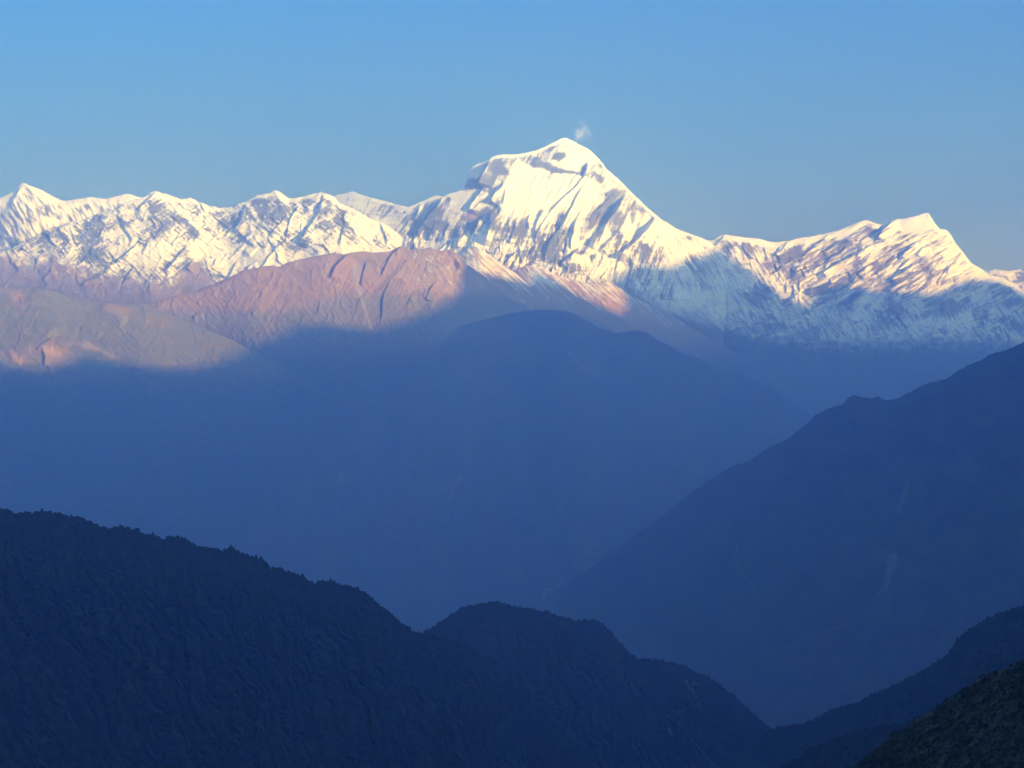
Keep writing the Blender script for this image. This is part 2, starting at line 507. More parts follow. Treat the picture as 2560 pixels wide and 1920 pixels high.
def cov_left(X, Y, v, dy, rel, D):
    L = lay(X, Y, D)
    a, b = rot(X, Y, 38); a2, b2 = rot(X, Y, -35)
    ln, hg = strokes(X, Y, FAM_L, 40)
    lr = strokes(X + 40, Y - 25, FAM_L, 60)[0]
    n = .26 * fbm(X / 26, Y / 26, 3, seed=58) + .26 * fbm(a / 24, b / 4.5, 3, .5, seed=51) + .20 * fbm(a2 / 24, b2 / 4.5, 3, .5, seed=52) + .55 * ln - .50 * lr - .20 * (hg - .3)
    line = np.interp(X, [-400, 0, 60, 140, 200, 260, 320, 380, 430, 480, 500, 540, 600, 1100], [600, 622, 660, 640, 668, 690, 690, 700, 705, 650, 648, 720, 800, 800])
    low = sstep(-14, 22, Y - line + 22 * fbm(X / 18, Y / 18, 4, seed=61))
    apron = blobs(X, Y, bl(r2, [(700, 880, 700, 140, 12, .75), (500, 1000, 300, 130, 30, .4), (1900, 800, 240, 160, 0, .3), (2100, 560, 130, 260, -20, .55), (1780, 230, 170, 60, 20, .6), (1250, 560, 110, 90, 0, .4), (1050, 680, 130, 50, 15, .5), (1250, 730, 60, 40, 0, .5), (180, 560, 220, 30, 38, .6), (950, 190, 130, 50, -15, .5), (2000, 300, 160, 100, 0, .45), (820, 420, 200, 22, 52, .5)]) +
                  bl(r1, [(1250, 640, 160, 70, 20, .55), (1400, 740, 160, 60, -42, .7), (1700, 900, 260, 130, -20, .55), (840, 830, 110, 120, 0, .4), (1740, 210, 90, 40, 0, .5), (1950, 350, 230, 26, 40, .55), (1560, 500, 60, 110, 20, .45), (2150, 830, 50, 80, 0, .5), (150, 940, 150, 40, 10, .3), (1480, 870, 60, 40, 0, .1)]))
    rock = blobs(X, Y, bl(r2, [(960, 430, 230, 110, 55, .8), (1050, 600, 80, 60, 0, .5), (1180, 420, 110, 70, 0, .5), (1200, 680, 90, 60, 0, .5), (680, 670, 160, 40, 35, .7), (640, 540, 90, 60, 0, .4), (700, 450, 100, 60, 0, .4), (1900, 700, 140, 45, 35, .6), (1800, 520, 50, 110, 0, .5), (1560, 600, 100, 100, 0, .25), (150, 650, 90, 90, 0, .6), (40, 880, 70, 110, 0, .7), (200, 1060, 180, 120, 0, .8), (1180, 760, 130, 30, 15, .5), (2190, 700, 50, 70, 0, .7), (1480, 360, 120, 90, 0, .35), (60, 530, 100, 40, 40, .5), (330, 620, 80, 40, 30, .5), (840, 640, 120, 30, 0, .4)]) +
                 bl(r1, [(1080, 500, 100, 90, 0, .6), (1370, 520, 110, 90, 30, .65), (1780, 560, 150, 60, 15, .4), (1700, 680, 170, 90, 0, .45), (960, 740, 90, 120, -20, .6), (700, 680, 110, 80, 20, .55), (460, 640, 110, 70, -20, .8), (200, 760, 200, 60, -25, .9), (1050, 900, 150, 90, 10, .5), (1480, 900, 130, 60, 20, .5), (2040, 470, 160, 45, 28, .5), (1320, 380, 60, 60, 0, .3), (1700, 330, 130, 60, 10, .3), (1180, 600, 70, 60, 0, .5), (1960, 660, 120, 60, 20, .4)]))
    s = 0.22 + .26 * fbm(X / 90, Y / 60, 3, seed=67) + n + np.clip(.75 * apron - .62 * rock, -.42, .5) + .3 * (1 - sstep(3, 16, dy)) + .05 * (L - 1)
    stri = fbm(rot(X, Y, 22)[0] / 30, rot(X, Y, 22)[1] / 3.2, 4, .6, seed=66)
    s = s + np.clip(apron, 0, 1) * stri * 0.7
    snow = sstep(0.08, 0.36, s) * (1 - low) + low * sstep(.55, .8, s - .2) * .5
    g = low * sstep(10, 90, Y - line) * .5
    return st(snow, g, 0.25 * low * sstep(.35, .6, fbm(rot(X, Y, 60)[0] / 60, rot(X, Y, 60)[1] / 4, 3, seed=69))), st(low * .45 + .1 * n)
mountain("rocky_snow_range", "long jagged range of grey rock streaked with snow, left of the highest peak", "mountain",
         SKY_2, [(-400, 33000), (0, 33500), (400, 34200), (800, 34000), (1110, 32800)], [(0, 1.05), (.5, .85), (1, .65)], [(-420, 840), (300, 830), (600, 760), (900, 720), (1110, 720)], -420, 1110, 1.55, 1.55, rel_left, cov_left, MAT_ROCK, jag=2.2, seed=2)

# ------------------------------------------------------------------ the highest peak
SKY_3 = [(780, 560), (834, 493)] + z2([(100, 458), (150, 452), (205, 437), (240, 455), (300, 475), (400, 497), (470, 518), (540, 535), (590, 515), (650, 490), (710, 462), (755, 472), (790, 452), (840, 443), (870, 420), (890, 385), (905, 355), (908, 325), (930, 295), (960, 272), (1000, 260), (1035, 245), (1070, 220), (1120, 210), (1200, 212), (1260, 202), (1330, 187), (1390, 160), (1440, 135), (1480, 115), (1510, 108), (1550, 125), (1590, 150), (1640, 172), (1680, 205), (1720, 245), (1760, 300), (1820, 350), (1880, 410), (1940, 470), (2000, 528), (2060, 580), (2130, 625)]) + z3([(0, 375), (70, 418), (140, 446), (200, 468), (270, 494), (330, 540), (400, 590), (600, 760), (800, 900)])
R3RIBS = ribs_in(r4, [([(1150, 740), (1110, 830), (1050, 920), (960, 1050), (900, 1140), (840, 1220), (790, 1350)], 430, 85, 260),
                      ([(1480, 950), (1475, 1030), (1420, 1120), (1330, 1210), (1230, 1300), (1140, 1370), (1060, 1450)], 470, 95, 300),
                      ([(1085, 1115), (1030, 1200), (960, 1290), (880, 1390)], 300, 60, 150),
                      ([(1175, 950), (1170, 1090)], 200, 32, 90),
                      ([(775, 370), (735, 470), (700, 540), (640, 620), (560, 700), (440, 810), (340, 910), (260, 1040), (170, 1190), (155, 1320)], 200, 20, 110),
                      ([(760, 380), (725, 470), (695, 530)], 260, 55, 80),
                      ([(775, 530), (690, 650), (620, 770), (545, 940), (480, 1060), (400, 1140), (330, 1250), (290, 1350), (275, 1430), (305, 1540)], 200, 22, 120),
                      ([(545, 930), (490, 1050), (420, 1130)], 240, 50, 60),
                      ([(285, 870), (230, 970), (180, 1060), (165, 1200)], 160, 22, 100),
                      ([(640, 960), (590, 1130), (570, 1250), (565, 1370)], 250, 40, 120),
                      ([(520, 1190), (530, 1300), (480, 1400)], 150, 30, 60),
                      ([(905, 880), (860, 980), (760, 1180)], 90, 14, 60), ([(1010, 740), (900, 870), (800, 960)], 110, 14, 60),
                      ([(690, 880), (600, 1100), (590, 1200)], 90, 12, 60), ([(830, 880), (760, 1050), (690, 1180)], 80, 12, 50),
                      ([(1350, 1020), (1260, 1150), (1210, 1280)], 130, 30, 100), ([(900, 350), (1010, 500), (1180, 700), (1400, 870)], 160, 160, 120),
                      ([(680, 1320), (600, 1380), (480, 1470), (430, 1530)], 260, 50, 160), ([(680, 1320), (800, 1400), (900, 1500), (1010, 1600)], 220, 120, 80),
                      ([(1480, 980), (1600, 1150), (1750, 1350), (1880, 1560)], 150, 130, 110)]) + \
         ribs_in(r3, [([(1435, 350), (1405, 430), (1365, 500), (1330, 560), (1300, 660)], 420, 85, 160),
                      ([(1590, 575), (1565, 660), (1500, 710), (1410, 830)], 280, 50, 160), ([(1590, 575), (1620, 640), (1600, 760), (1560, 860)], 180, 60, 60),
                      ([(1455, 900), (1445, 980), (1440, 1090), (1405, 1180), (1370, 1300)], 320, 60, 140), ([(1315, 1000), (1295, 1090), (1250, 1180)], 240, 45, 100),
                      ([(1385, 640), (1295, 750), (1235, 830), (1190, 930)], 200, 30, 140), ([(985, 1040), (940, 1150), (930, 1260)], 150, 14, 110),
                      ([(930, 750), (890, 810), (800, 920), (730, 1010), (660, 1110)], 420, 40, 220), ([(1565, 880), (1490, 1040), (1440, 1100)], 130, 14, 90),
                      ([(1185, 1060), (1160, 1160)], 120, 14, 70), ([(1640, 930), (1640, 1150), (1610, 1280)], 120, 14, 90), ([(1740, 1020), (1690, 1160), (1650, 1300)], 140, 22, 90),
                      ([(820, 1060), (790, 1160)], 90, 12, 60), ([(700, 1040), (640, 1130), (650, 1200)], 180, 30, 90), ([(1300, 650), (1200, 570)], 60, 20, 40),
                      ([(2200, 790), (2060, 950), (1950, 1150), (1930, 1300)], 90, 14, 80)]) + \
         ribs_in(r5, [([(60, 230), (180, 330), (330, 470)], 200, 120, 60), ([(330, 200), (260, 280), (200, 330)], 260, 60, 100)])
R3RIBS += small_ribs(3, 110, (1130, 1600, 520, 680), 108, 8, (25, 90), (1.3, 4.2)) + small_ribs(4, 60, (1230, 1560, 410, 540), 121, 4, (40, 110), (1.0, 2.2), 14, 4) + small_ribs(5, 60, (1560, 1800, 560, 720), 60, 6, (30, 80), (1.2, 2.6)) + small_ribs(6, 40, (1000, 1160, 500, 650), 112, 8, (25, 70), (1.2, 3))
SNOWLINE = [(780, 640), (1100, 660), (1180, 665), (1250, 690), (1390, 705), (1531, 722), (1620, 752), (1700, 786), (1808, 818), (1906, 845), (2047, 868), (2300, 862), (2560, 866), (3000, 860)]
FAM_P = ((103, 150, 9, 1.0), (97, 90, 6, .7), (112, 110, 7, .7), (2, 45, 3.5, .4))
FAM_R = ((60, 180, 7, 1.0), (56, 110, 5, .8), (68, 90, 4.5, .7))
FAM_U = ((119, 135, 4.5, 1.0), (112, 90, 3.5, 0.8), (124, 90, 6, 0.8), (6, 39, 3, 0.4))
def rel_peak(X, Y, v, dy):
    wx = 6 * fbm(X / 40, Y / 40, 3, seed=71); wy = 6 * fbm(X / 40 + 9, Y / 40, 3, seed=73)
    r = rib_field(X + wx * .35 + .5 * fbm(X / 6, Y / 6, 3, seed=79), Y + wy * .35, R3RIBS)
    ridge = blobs(X, Y, bl(r4, [(500, 720, 420, 330, -35, 1), (100, 700, 200, 300, 0, .6)]))
    a, b = rot(X, Y, 31)                                             # snow flutes fanning down the face
    r = r + 30 * np.clip(ridge, 0, 1) * ridged((a + 2 * fbm(X / 40, Y / 60, 2, seed=74)) / 13, b / 260, 3, .6, seed=75)
    low = sstep(520, 640, Y)
    r = r + (8 + 22 * low) * ridged((rot(X, Y, 14)[0] + wx) / 34, (Y + wy) / 200, 3, .38, seed=77)
    r = r + 2 * tile(1, (X + wx * 2) / 800, np.clip(dy, 0, 420) / 420) * sstep(60, 260, dy)
    r = r + (4 + 14 * low) * strokes(X, Y, FAM_P[:3], 140)[1]
    r = r + (2 + 2 * low) * fbm(X / 6, Y / 6, 3, .5, seed=78)
    r = r + 30 * sstep(0.1, 1, blobs(X, Y, bl(r4, [(300, 430, 180, 60, 20, 1), (520, 480, 180, 30, 10, 1), (450, 320, 90, 40, 0, 1)])))
    return r * sstep(-1, 9, dy)
def cov_peak(X, Y, v, dy, rel, D):
    L = lay(X, Y, D)
    a, b = rot(X, Y, 25)
    n = .34 * fbm(X / 24, Y / 7, 3, .5, seed=81) + .50 * fbm(a / 8, b / 80, 3, .5, seed=84) + .3 * fbm(X / 36, Y / 36, 3, seed=86)
    lo = sstep(540, 640, Y)
    ln, hg = strokes(X, Y, FAM_P, 140)
    lr = strokes(X + 50, Y + 30, FAM_P, 160)[0]; lf = strokes(X, Y, FAM_U, 180)[0]
    n = (.4 + .4 * lo) * n + lo * (.55 * ln - .45 * lr) + (1 - lo) * (.22 * strokes(X + 30, Y, FAM_U, 184)[0] - .50 * lf)
    up = 1 - sstep(470, 520, Y + .25 * np.abs(X - 1420))
    n = n * (1 - .5 * up)
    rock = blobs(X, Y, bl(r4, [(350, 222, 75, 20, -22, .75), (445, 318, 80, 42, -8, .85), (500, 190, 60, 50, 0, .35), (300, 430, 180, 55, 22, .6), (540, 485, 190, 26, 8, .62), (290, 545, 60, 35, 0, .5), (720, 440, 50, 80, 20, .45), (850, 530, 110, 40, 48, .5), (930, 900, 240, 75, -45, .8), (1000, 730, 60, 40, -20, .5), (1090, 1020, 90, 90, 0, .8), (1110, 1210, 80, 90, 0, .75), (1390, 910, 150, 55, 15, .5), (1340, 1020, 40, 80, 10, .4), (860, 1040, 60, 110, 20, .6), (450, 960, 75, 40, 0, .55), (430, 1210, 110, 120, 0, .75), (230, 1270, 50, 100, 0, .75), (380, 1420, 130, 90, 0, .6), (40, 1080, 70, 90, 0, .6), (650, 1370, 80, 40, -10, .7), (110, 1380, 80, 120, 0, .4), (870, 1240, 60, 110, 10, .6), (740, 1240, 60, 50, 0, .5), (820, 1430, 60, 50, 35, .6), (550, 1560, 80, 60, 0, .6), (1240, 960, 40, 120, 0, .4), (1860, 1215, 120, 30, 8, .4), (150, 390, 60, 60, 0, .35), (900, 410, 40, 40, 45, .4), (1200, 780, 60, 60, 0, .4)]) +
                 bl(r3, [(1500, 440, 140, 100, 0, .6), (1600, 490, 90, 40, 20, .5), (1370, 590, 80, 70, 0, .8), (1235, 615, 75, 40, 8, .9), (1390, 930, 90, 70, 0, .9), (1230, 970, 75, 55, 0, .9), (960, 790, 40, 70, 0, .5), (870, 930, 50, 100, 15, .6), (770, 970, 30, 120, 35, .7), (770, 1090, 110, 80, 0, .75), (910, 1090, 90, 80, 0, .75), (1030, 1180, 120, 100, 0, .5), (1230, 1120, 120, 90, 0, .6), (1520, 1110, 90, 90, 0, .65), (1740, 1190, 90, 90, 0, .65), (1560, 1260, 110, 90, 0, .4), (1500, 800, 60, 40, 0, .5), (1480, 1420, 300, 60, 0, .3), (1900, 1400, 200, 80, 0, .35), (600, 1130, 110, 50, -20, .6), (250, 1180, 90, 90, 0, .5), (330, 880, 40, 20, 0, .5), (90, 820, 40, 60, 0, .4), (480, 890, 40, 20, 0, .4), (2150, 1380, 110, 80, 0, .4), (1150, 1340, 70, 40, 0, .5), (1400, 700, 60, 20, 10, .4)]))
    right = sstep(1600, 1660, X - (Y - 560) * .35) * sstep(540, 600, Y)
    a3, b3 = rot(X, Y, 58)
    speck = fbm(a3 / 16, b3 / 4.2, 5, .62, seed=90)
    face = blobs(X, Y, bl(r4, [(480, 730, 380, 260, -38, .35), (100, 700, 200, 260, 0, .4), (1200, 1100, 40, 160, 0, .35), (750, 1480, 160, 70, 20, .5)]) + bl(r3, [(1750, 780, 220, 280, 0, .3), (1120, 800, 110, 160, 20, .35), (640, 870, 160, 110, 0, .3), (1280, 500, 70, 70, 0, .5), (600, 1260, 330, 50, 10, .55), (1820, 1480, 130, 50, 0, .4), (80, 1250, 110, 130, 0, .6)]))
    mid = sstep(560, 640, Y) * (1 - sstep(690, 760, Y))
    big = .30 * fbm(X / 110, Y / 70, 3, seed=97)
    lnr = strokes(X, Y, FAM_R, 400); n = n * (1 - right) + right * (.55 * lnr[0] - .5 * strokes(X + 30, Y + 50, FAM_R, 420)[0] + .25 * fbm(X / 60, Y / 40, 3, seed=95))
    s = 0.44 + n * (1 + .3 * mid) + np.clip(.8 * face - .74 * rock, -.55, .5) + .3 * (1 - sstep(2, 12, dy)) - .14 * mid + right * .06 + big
    line = interp(SNOWLINE, X)
    a4, b4 = rot(X, Y, 40)
    low = sstep(-34, 20, Y - line + 26 * fbm(a4 / 60, b4 / 10, 4, .6, seed=92))
    snow = sstep(0.08, 0.36, s) * (1 - low) + .7 * low * sstep(.30, .5, fbm(a4 / 90, b4 / 4, 4, .6, seed=94)) * (1 - sstep(0, 70, Y - line))
    warm = blobs(X, Y, bl(r3, [(1240, 970, 80, 60, 0, .9)]) + bl(r4, [(850, 1030, 60, 60, 0, .5)])) + low * .5
    return st(snow, low * sstep(30, 120, Y - line) * .8, .15 * low), st(warm, low * .86)
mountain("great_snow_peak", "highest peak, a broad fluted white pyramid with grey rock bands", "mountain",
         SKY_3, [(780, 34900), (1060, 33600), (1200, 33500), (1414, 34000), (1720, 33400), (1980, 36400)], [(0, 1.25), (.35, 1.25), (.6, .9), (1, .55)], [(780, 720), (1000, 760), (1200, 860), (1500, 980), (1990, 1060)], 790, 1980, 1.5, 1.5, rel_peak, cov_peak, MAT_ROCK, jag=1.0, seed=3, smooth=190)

# ------------------------------------------------------------------ tilted peak on the right
SKY_4 = [(1660, 700), (1720, 640), (1762, 604)] + z3([(270, 494), (310, 490), (345, 465), (375, 457), (420, 465), (500, 475), (580, 482), (640, 500), (690, 505), (760, 497), (830, 480), (930, 465), (1060, 435), (1130, 408), (1200, 380), (1245, 367), (1290, 385), (1340, 395), (1400, 368), (1480, 358), (1560, 340), (1622, 322), (1640, 350), (1665, 390), (1695, 425), (1730, 425), (1760, 455), (1790, 510), (1840, 570), (1890, 635), (1930, 655), (1970, 680), (2000, 710), (2080, 722), (2160, 772), (2212, 820)]) + [(2620, 760), (2750, 770), (2960, 800)]
R4RIBS = ribs_in(r7, [([(640, 130), (570, 190), (490, 260), (410, 360)], 280, 75, 160), ([(650, 300), (400, 420), (250, 500), (130, 590)], 220, 45, 90), ([(870, 650), (720, 740), (560, 830)], 240, 60, 90), ([(1060, 440), (950, 470), (880, 560)], 180, 60, 90),
                      ([(900, 390), (800, 460), (690, 580)], 150, 30, 80), ([(1100, 260), (1020, 275), (900, 320), (700, 330)], 120, 24, 60), ([(330, 660), (260, 720), (200, 780)], 160, 40, 70), ([(800, 830), (640, 880), (520, 960)], 160, 50, 80),
                      ([(630, 990), (560, 1100), (450, 1250), (380, 1350)], 260, 90, 130), ([(640, 1000), (660, 1200), (760, 1350), (820, 1500)], 200, 110, 80), ([(260, 900), (200, 1010), (60, 1110)], 200, 70, 90), ([(1240, 1050), (1150, 1250), (1060, 1420)], 180, 110, 110), ([(1900, 900), (1750, 1150), (1600, 1380)], 180, 120, 120), ([(1010, 60), (1080, 170), (1150, 260)], 120, 110, 60),
                      ([(360, 140), (400, 200), (420, 260)], 120, 90, 60)]) + \
         ribs_in(r6, [([(520, 300), (430, 420), (370, 540)], 160, 16, 90), ([(560, 310), (640, 520), (720, 700), (830, 860), (960, 1000)], 260, 150, 60), ([(820, 600), (960, 830), (1120, 1020), (1170, 1180)], 220, 140, 60), ([(940, 680), (1080, 880), (1150, 1000)], 150, 70, 40), ([(300, 380), (250, 450), (270, 560), (400, 700), (520, 830)], 300, 60, 150), ([(1240, 390), (1180, 480), (1080, 540)], 160, 40, 80), ([(1270, 440), (1290, 560), (1360, 700), (1340, 800)], 170, 90, 60),
                      ([(2120, 480), (1960, 560), (1750, 680), (1560, 780)], 200, 40, 70), ([(1800, 870), (1640, 920), (1460, 970)], 250, 60, 60), ([(1000, 960), (1010, 1060), (960, 1170)], 200, 90, 40), ([(1250, 1030), (1280, 1140)], 150, 80, 30), ([(0, 780), (120, 930), (300, 1160)], 220, 120, 60), ([(1170, 790), (1100, 860)], 80, 30, 30)])
FAM_T = ((-33, 165, 13, 1.0), (-30, 90, 7, 0.9), (-36, 54, 4.5, 0.7), (-24, 75, 8, 0.5))
FAM_S = ((55, 90, 11, 1.0), (62, 60, 7, 0.8), (-25, 60, 7, 0.7), (12, 60, 5, 0.5), (75, 45, 6, 0.5))
R4RIBS += small_ribs(7, 130, (1960, 2440, 580, 780), 147, 6, (30, 110), (1.2, 4.2)) + small_ribs(8, 60, (1740, 2010, 600, 780), 58, 8, (25, 80), (1.3, 3.5)) + small_ribs(9, 120, (1750, 2700, 720, 880), 75, 22, (20, 60), (1.2, 3.5), 16)
def rel_right(X, Y, v, dy):
    wx = 9 * fbm(X / 50, Y / 50, 3, seed=111); wy = 9 * fbm(X / 50 + 9, Y / 50, 3, seed=113)
    r = rib_field(X + wx * .4 + .6 * fbm(X / 7, Y / 7, 3, seed=119), Y + wy * .4, R4RIBS)
    a, b = rot(X + wx, Y + wy, -33)                                   # tilted strata, rising to the right
    t = sstep(1960, 2080, X) * (1 - sstep(730, 800, Y))
    r = r + 30 * t * ridged(a / 90, b / 22, 4, .40, seed=115) + 26 * (1 - t) * ridged((X + wx) / 60, (Y + wy) / 64, 5, .40, seed=117)
    r = r + 4 * tile(0, (X + wx * 2) / 800, np.clip(dy, 0, 330) / 330) * sstep(30, 140, dy)
    r = r + t * 46 * strokes(X, Y, FAM_T, 240)[1] + (1 - t) * 16 * strokes(X, Y, FAM_S, 270)[1]
    dome = blobs(X, Y, bl(r7, [(900, 190, 230, 110, -10, 1), (1320, 470, 110, 150, 35, .8)]))
    r = r * (1 - .75 * np.clip(dome, 0, 1))
    r = r + 6 * fbm(X / 6, Y / 6, 4, .6, seed=118) * (1 - .7 * np.clip(dome, 0, 1))
    return r * sstep(-1, 9, dy)
def cov_right(X, Y, v, dy, rel, D):
    L = lay(X, Y, D)
    a, b = rot(X, Y, -33); a2, b2 = rot(X, Y, 55)
    t = sstep(1930, 2060, X) * (1 - sstep(725, 800, Y))
    n = t * (.75 * fbm(a / 60, b / 7, 3, .5, seed=121)) + (1 - t) * (.5 * fbm(a2 / 50, b2 / 7, 3, .5, seed=124) + .25 * fbm(X / 24, Y / 8, 3, .5, seed=127)) + .3 * fbm(X / 36, Y / 36, 3, seed=129)
    l1, h1 = strokes(X, Y, FAM_T, 240); l2, h2 = strokes(X, Y, FAM_S, 270)
    r1_ = strokes(X + 60, Y + 20, FAM_T, 300)[0]; r2_ = strokes(X + 60, Y + 20, FAM_S, 330)[0]
    n = n * .6 + t * (.5 * l1 - .62 * r1_) + (1 - t) * (.5 * l2 - .5 * r2_)
    lip = 1 - sstep(10, 17, dy + 5 * fbm(X / 9, Y / 30, 3, seed=130))
    rock = blobs(X, Y, bl(r6, [(1750, 520, 330, 85, -24, 1.1), (1350, 510, 130, 80, 0, .8), (2080, 300, 110, 90, -40, .9), (1050, 640, 180, 60, -20, .6), (850, 500, 130, 70, -20, .5), (700, 440, 120, 70, 0, .5), (480, 460, 110, 110, 0, .6), (300, 480, 60, 90, 0, .6), (1250, 800, 90, 120, 0, .5), (430, 680, 80, 120, -30, .8), (880, 1080, 110, 90, 0, .8), (1000, 960, 60, 50, 0, .7), (1650, 960, 200, 50, -10, .8), (1640, 1080, 160, 40, -28, .7), (1980, 1030, 180, 55, -25, .7), (160, 1000, 60, 190, -28, .7), (60, 840, 80, 60, 30, .6), (1230, 1080, 60, 70, 0, .7), (870, 850, 60, 110, -25, .5), (1880, 830, 110, 60, -30, .4), (1200, 1380, 300, 50, 8, .4), (1000, 1240, 200, 30, 10, .4), (600, 830, 120, 50, 20, .4), (560, 550, 130, 50, 0, .4), (1250, 720, 80, 60, 0, .3), (1500, 700, 200, 40, -35, .3)]) +
                 bl(r7, [(300, 220, 90, 90, -40, 1.0), (120, 400, 170, 90, -35, 1.0), (500, 680, 200, 45, -32, .55), (750, 480, 160, 45, -32, .5), (1180, 810, 70, 60, -20, .6), (1290, 810, 100, 40, -20, .6), (1150, 1060, 110, 70, 10, .85), (1350, 1150, 110, 100, 20, .85), (1250, 960, 100, 60, -20, .6), (500, 1280, 130, 130, -40, .6), (600, 1100, 50, 110, 10, .6), (1000, 1230, 150, 40, -8, .6), (1650, 1240, 160, 50, 10, .7), (1900, 1280, 120, 70, 30, .7), (1920, 1120, 120, 60, 0, .5), (1880, 970, 120, 60, 0, .5), (2080, 1370, 80, 100, 0, .8), (1480, 1040, 60, 70, 0, .6), (1580, 1150, 60, 60, 0, .7), (980, 920, 100, 50, -30, .5), (650, 840, 110, 40, -25, .5), (2000, 860, 60, 60, 0, .4), (1230, 720, 50, 40, 0, .5), (2090, 1070, 60, 60, 0, .6), (420, 240, 50, 70, 30, .4), (150, 1060, 150, 50, -30, .5), (1250, 1430, 100, 50, 0, .5), (1470, 920, 110, 50, -20, .5)]))
    face = blobs(X, Y, bl(r7, [(900, 190, 240, 120, -10, .9), (1330, 500, 120, 200, 35, .75), (1300, 330, 100, 100, 0, .5), (1620, 760, 120, 50, 25, .6), (420, 420, 330, 40, -32, .35), (500, 1050, 200, 50, 0, .3), (1300, 1320, 400, 60, 0, .3)]) + bl(r6, [(180, 480, 90, 90, 0, .7), (260, 720, 110, 200, -35, .5), (1350, 900, 80, 160, 0, .4), (1380, 1090, 130, 70, 0, .6), (600, 690, 110, 60, 0, .4)]))
    s = .34 + .30 * fbm(X / 100, Y / 60, 3, seed=137) + n + np.clip(.75 * face - .62 * rock, -.48, .5) + .8 * lip
    line = interp(SNOWLINE, X)
    low = sstep(-40, 18, Y - line + 30 * fbm(X / 24, Y / 12, 4, .6, seed=132))
    snow = sstep(0.08, 0.36, s) * (1 - low)
    warm = blobs(X, Y, bl(r6, [(380, 390, 50, 30, 0, .9), (1520, 560, 90, 30, -20, .3)])) + .4 * low + .15
    return st(snow, low * .6, .0 * low), st(warm, low * .9)
mountain("tilted_snow_peak", "snow peak with tilted rock strata and a slanting summit roof, right of the highest peak", "mountain",
         SKY_4, [(1660, 35000), (1900, 35000), (2320, 35500), (2480, 34900), (2960, 34700)], [(0, 1.2), (.45, 1.0), (.75, .7), (1, .55)], 1100, 1665, 2960, 1.55, 1.6, rel_right, cov_right, MAT_ROCK, jag=1.3, seed=4)

# ------------------------------------------------------------------ far snow crest at the right edge
def rel_far(X, Y, v, dy): return 70 * ridged(X / 40, Y / 40, 5, seed=141) * sstep(0, 9, dy)
def cov_far(X, Y, v, dy, rel, D):
    s = .55 + .7 * fbm(X / 14, Y / 7, 5, .6, seed=143) - blobs(X, Y, bl(r7, [(2110, 800, 90, 90, 0, .7), (1870, 820, 100, 30, 10, .5)]))
    return st(sstep(.15, .4, s), 0 * s, 0 * s), st(0 * s + .2)
mountain("distant_snow_crest", "distant low snow crest behind the right shoulder of the tilted peak", "mountain",
         [(2380, 760), (2440, 700)] + z3([(1950, 690), (1990, 680), (2035, 668), (2110, 682), (2160, 675), (2190, 668), (2212, 690)]) + [(2600, 668), (2680, 690), (2800, 680), (2960, 720)], [(2380, 42000), (2960, 42000)], [(0, 1.0), (1, .8)], 900, 2380, 2960, 2, 2, rel_far, cov_far, MAT_ROCK, jag=1.0, seed=5)

# ------------------------------------------------------------------ spurs below the highest peak
def mk_spur(seed):
    def rel(X, Y, v, dy):
        a, b = rot(X, Y, 42)
        wx = 8 * fbm(X / 40, Y / 40, 3, seed=seed)
        return (46 * ridged((b + wx) / 22, a / 90, 5, .46, seed=seed + 2) + 6 * tile(0, X / 420, np.clip(dy, 0, 300) / 300) + 4 * fbm(X / 6, Y / 6, 4, .6, seed=seed + 5)) * sstep(-1, 8, dy)
    return rel
def cov_spur(X, Y, v, dy, rel, D):
    a, b = rot(X, Y, 42)
    n = fbm(a / 80, b / 4.5, 5, .62, seed=152) + .3 * fbm(X / 30, Y / 20, 4, seed=155)
    line = np.interp(X, [1000, 1250, 1400, 1560, 1700], [690, 720, 740, 770, 800])
    snow = sstep(.02, .4, n + .25 - sstep(-60, 60, Y - line) * .75)
    return st(snow * .9, sstep(30, 120, Y - line) * .5, 0 * n), st(.55 + .3 * n, sstep(0, 120, Y - line + 40 * n) * .9)
mountain("snow_dusted_spur", "small snow-dusted rock spur beside the brown ridge, below the highest peak", "mountain",
         [(1080, 720), (1120, 668)] + z2([(870, 815), (900, 785), (915, 770), (930, 790), (965, 776), (985, 792), (1010, 805), (1100, 870), (1180, 925), (1250, 985), (1340, 1060), (1500, 1180), (1700, 1330)]), [(1080, 30600), (1500, 30200)], [(0, .9), (1, .6)], 1000, 1080, 1500, 1.6, 1.6, mk_spur(160), cov_spur, MAT_BROWN, jag=1.6, seed=6)
mountain("glacier_foot_spur", "low brown spur streaked with snow at the glacier foot of the highest peak", "mountain",
         [(1220, 760)] + z2([(1130, 960), (1200, 922), (1230, 905), (1270, 893), (1330, 898), (1400, 925), (1450, 950), (1560, 990), (1650, 1000), (1780, 990), (1850, 1040), (1900, 1075), (2212, 1235)]) + [(1800, 860), (1950, 950)], [(1220, 31000), (1950, 31500)], [(0, .75), (1, .55)], 1060, 1220, 1950, 1.6, 1.6, mk_spur(180), cov_spur, MAT_BROWN, jag=1.4, seed=7)

# ------------------------------------------------------------------ the great range behind the viewer, whose shadow covers the valley
def surf_point(name, x, y):
    xs, yc, yb, nv, D = SURF[name]
    i = int(np.clip(round((x - xs[0]) / (xs[1] - xs[0])), 0, len(xs) - 1))
    j = int(np.clip(round((y - yc[i]) / (yb[i] - yc[i]) * (nv - 1)), 0, nv - 1))
    d = float(D[j, i])
    return np.array([(x - W / 2) / F * d, d, CZ + (YH - y) / F * d])

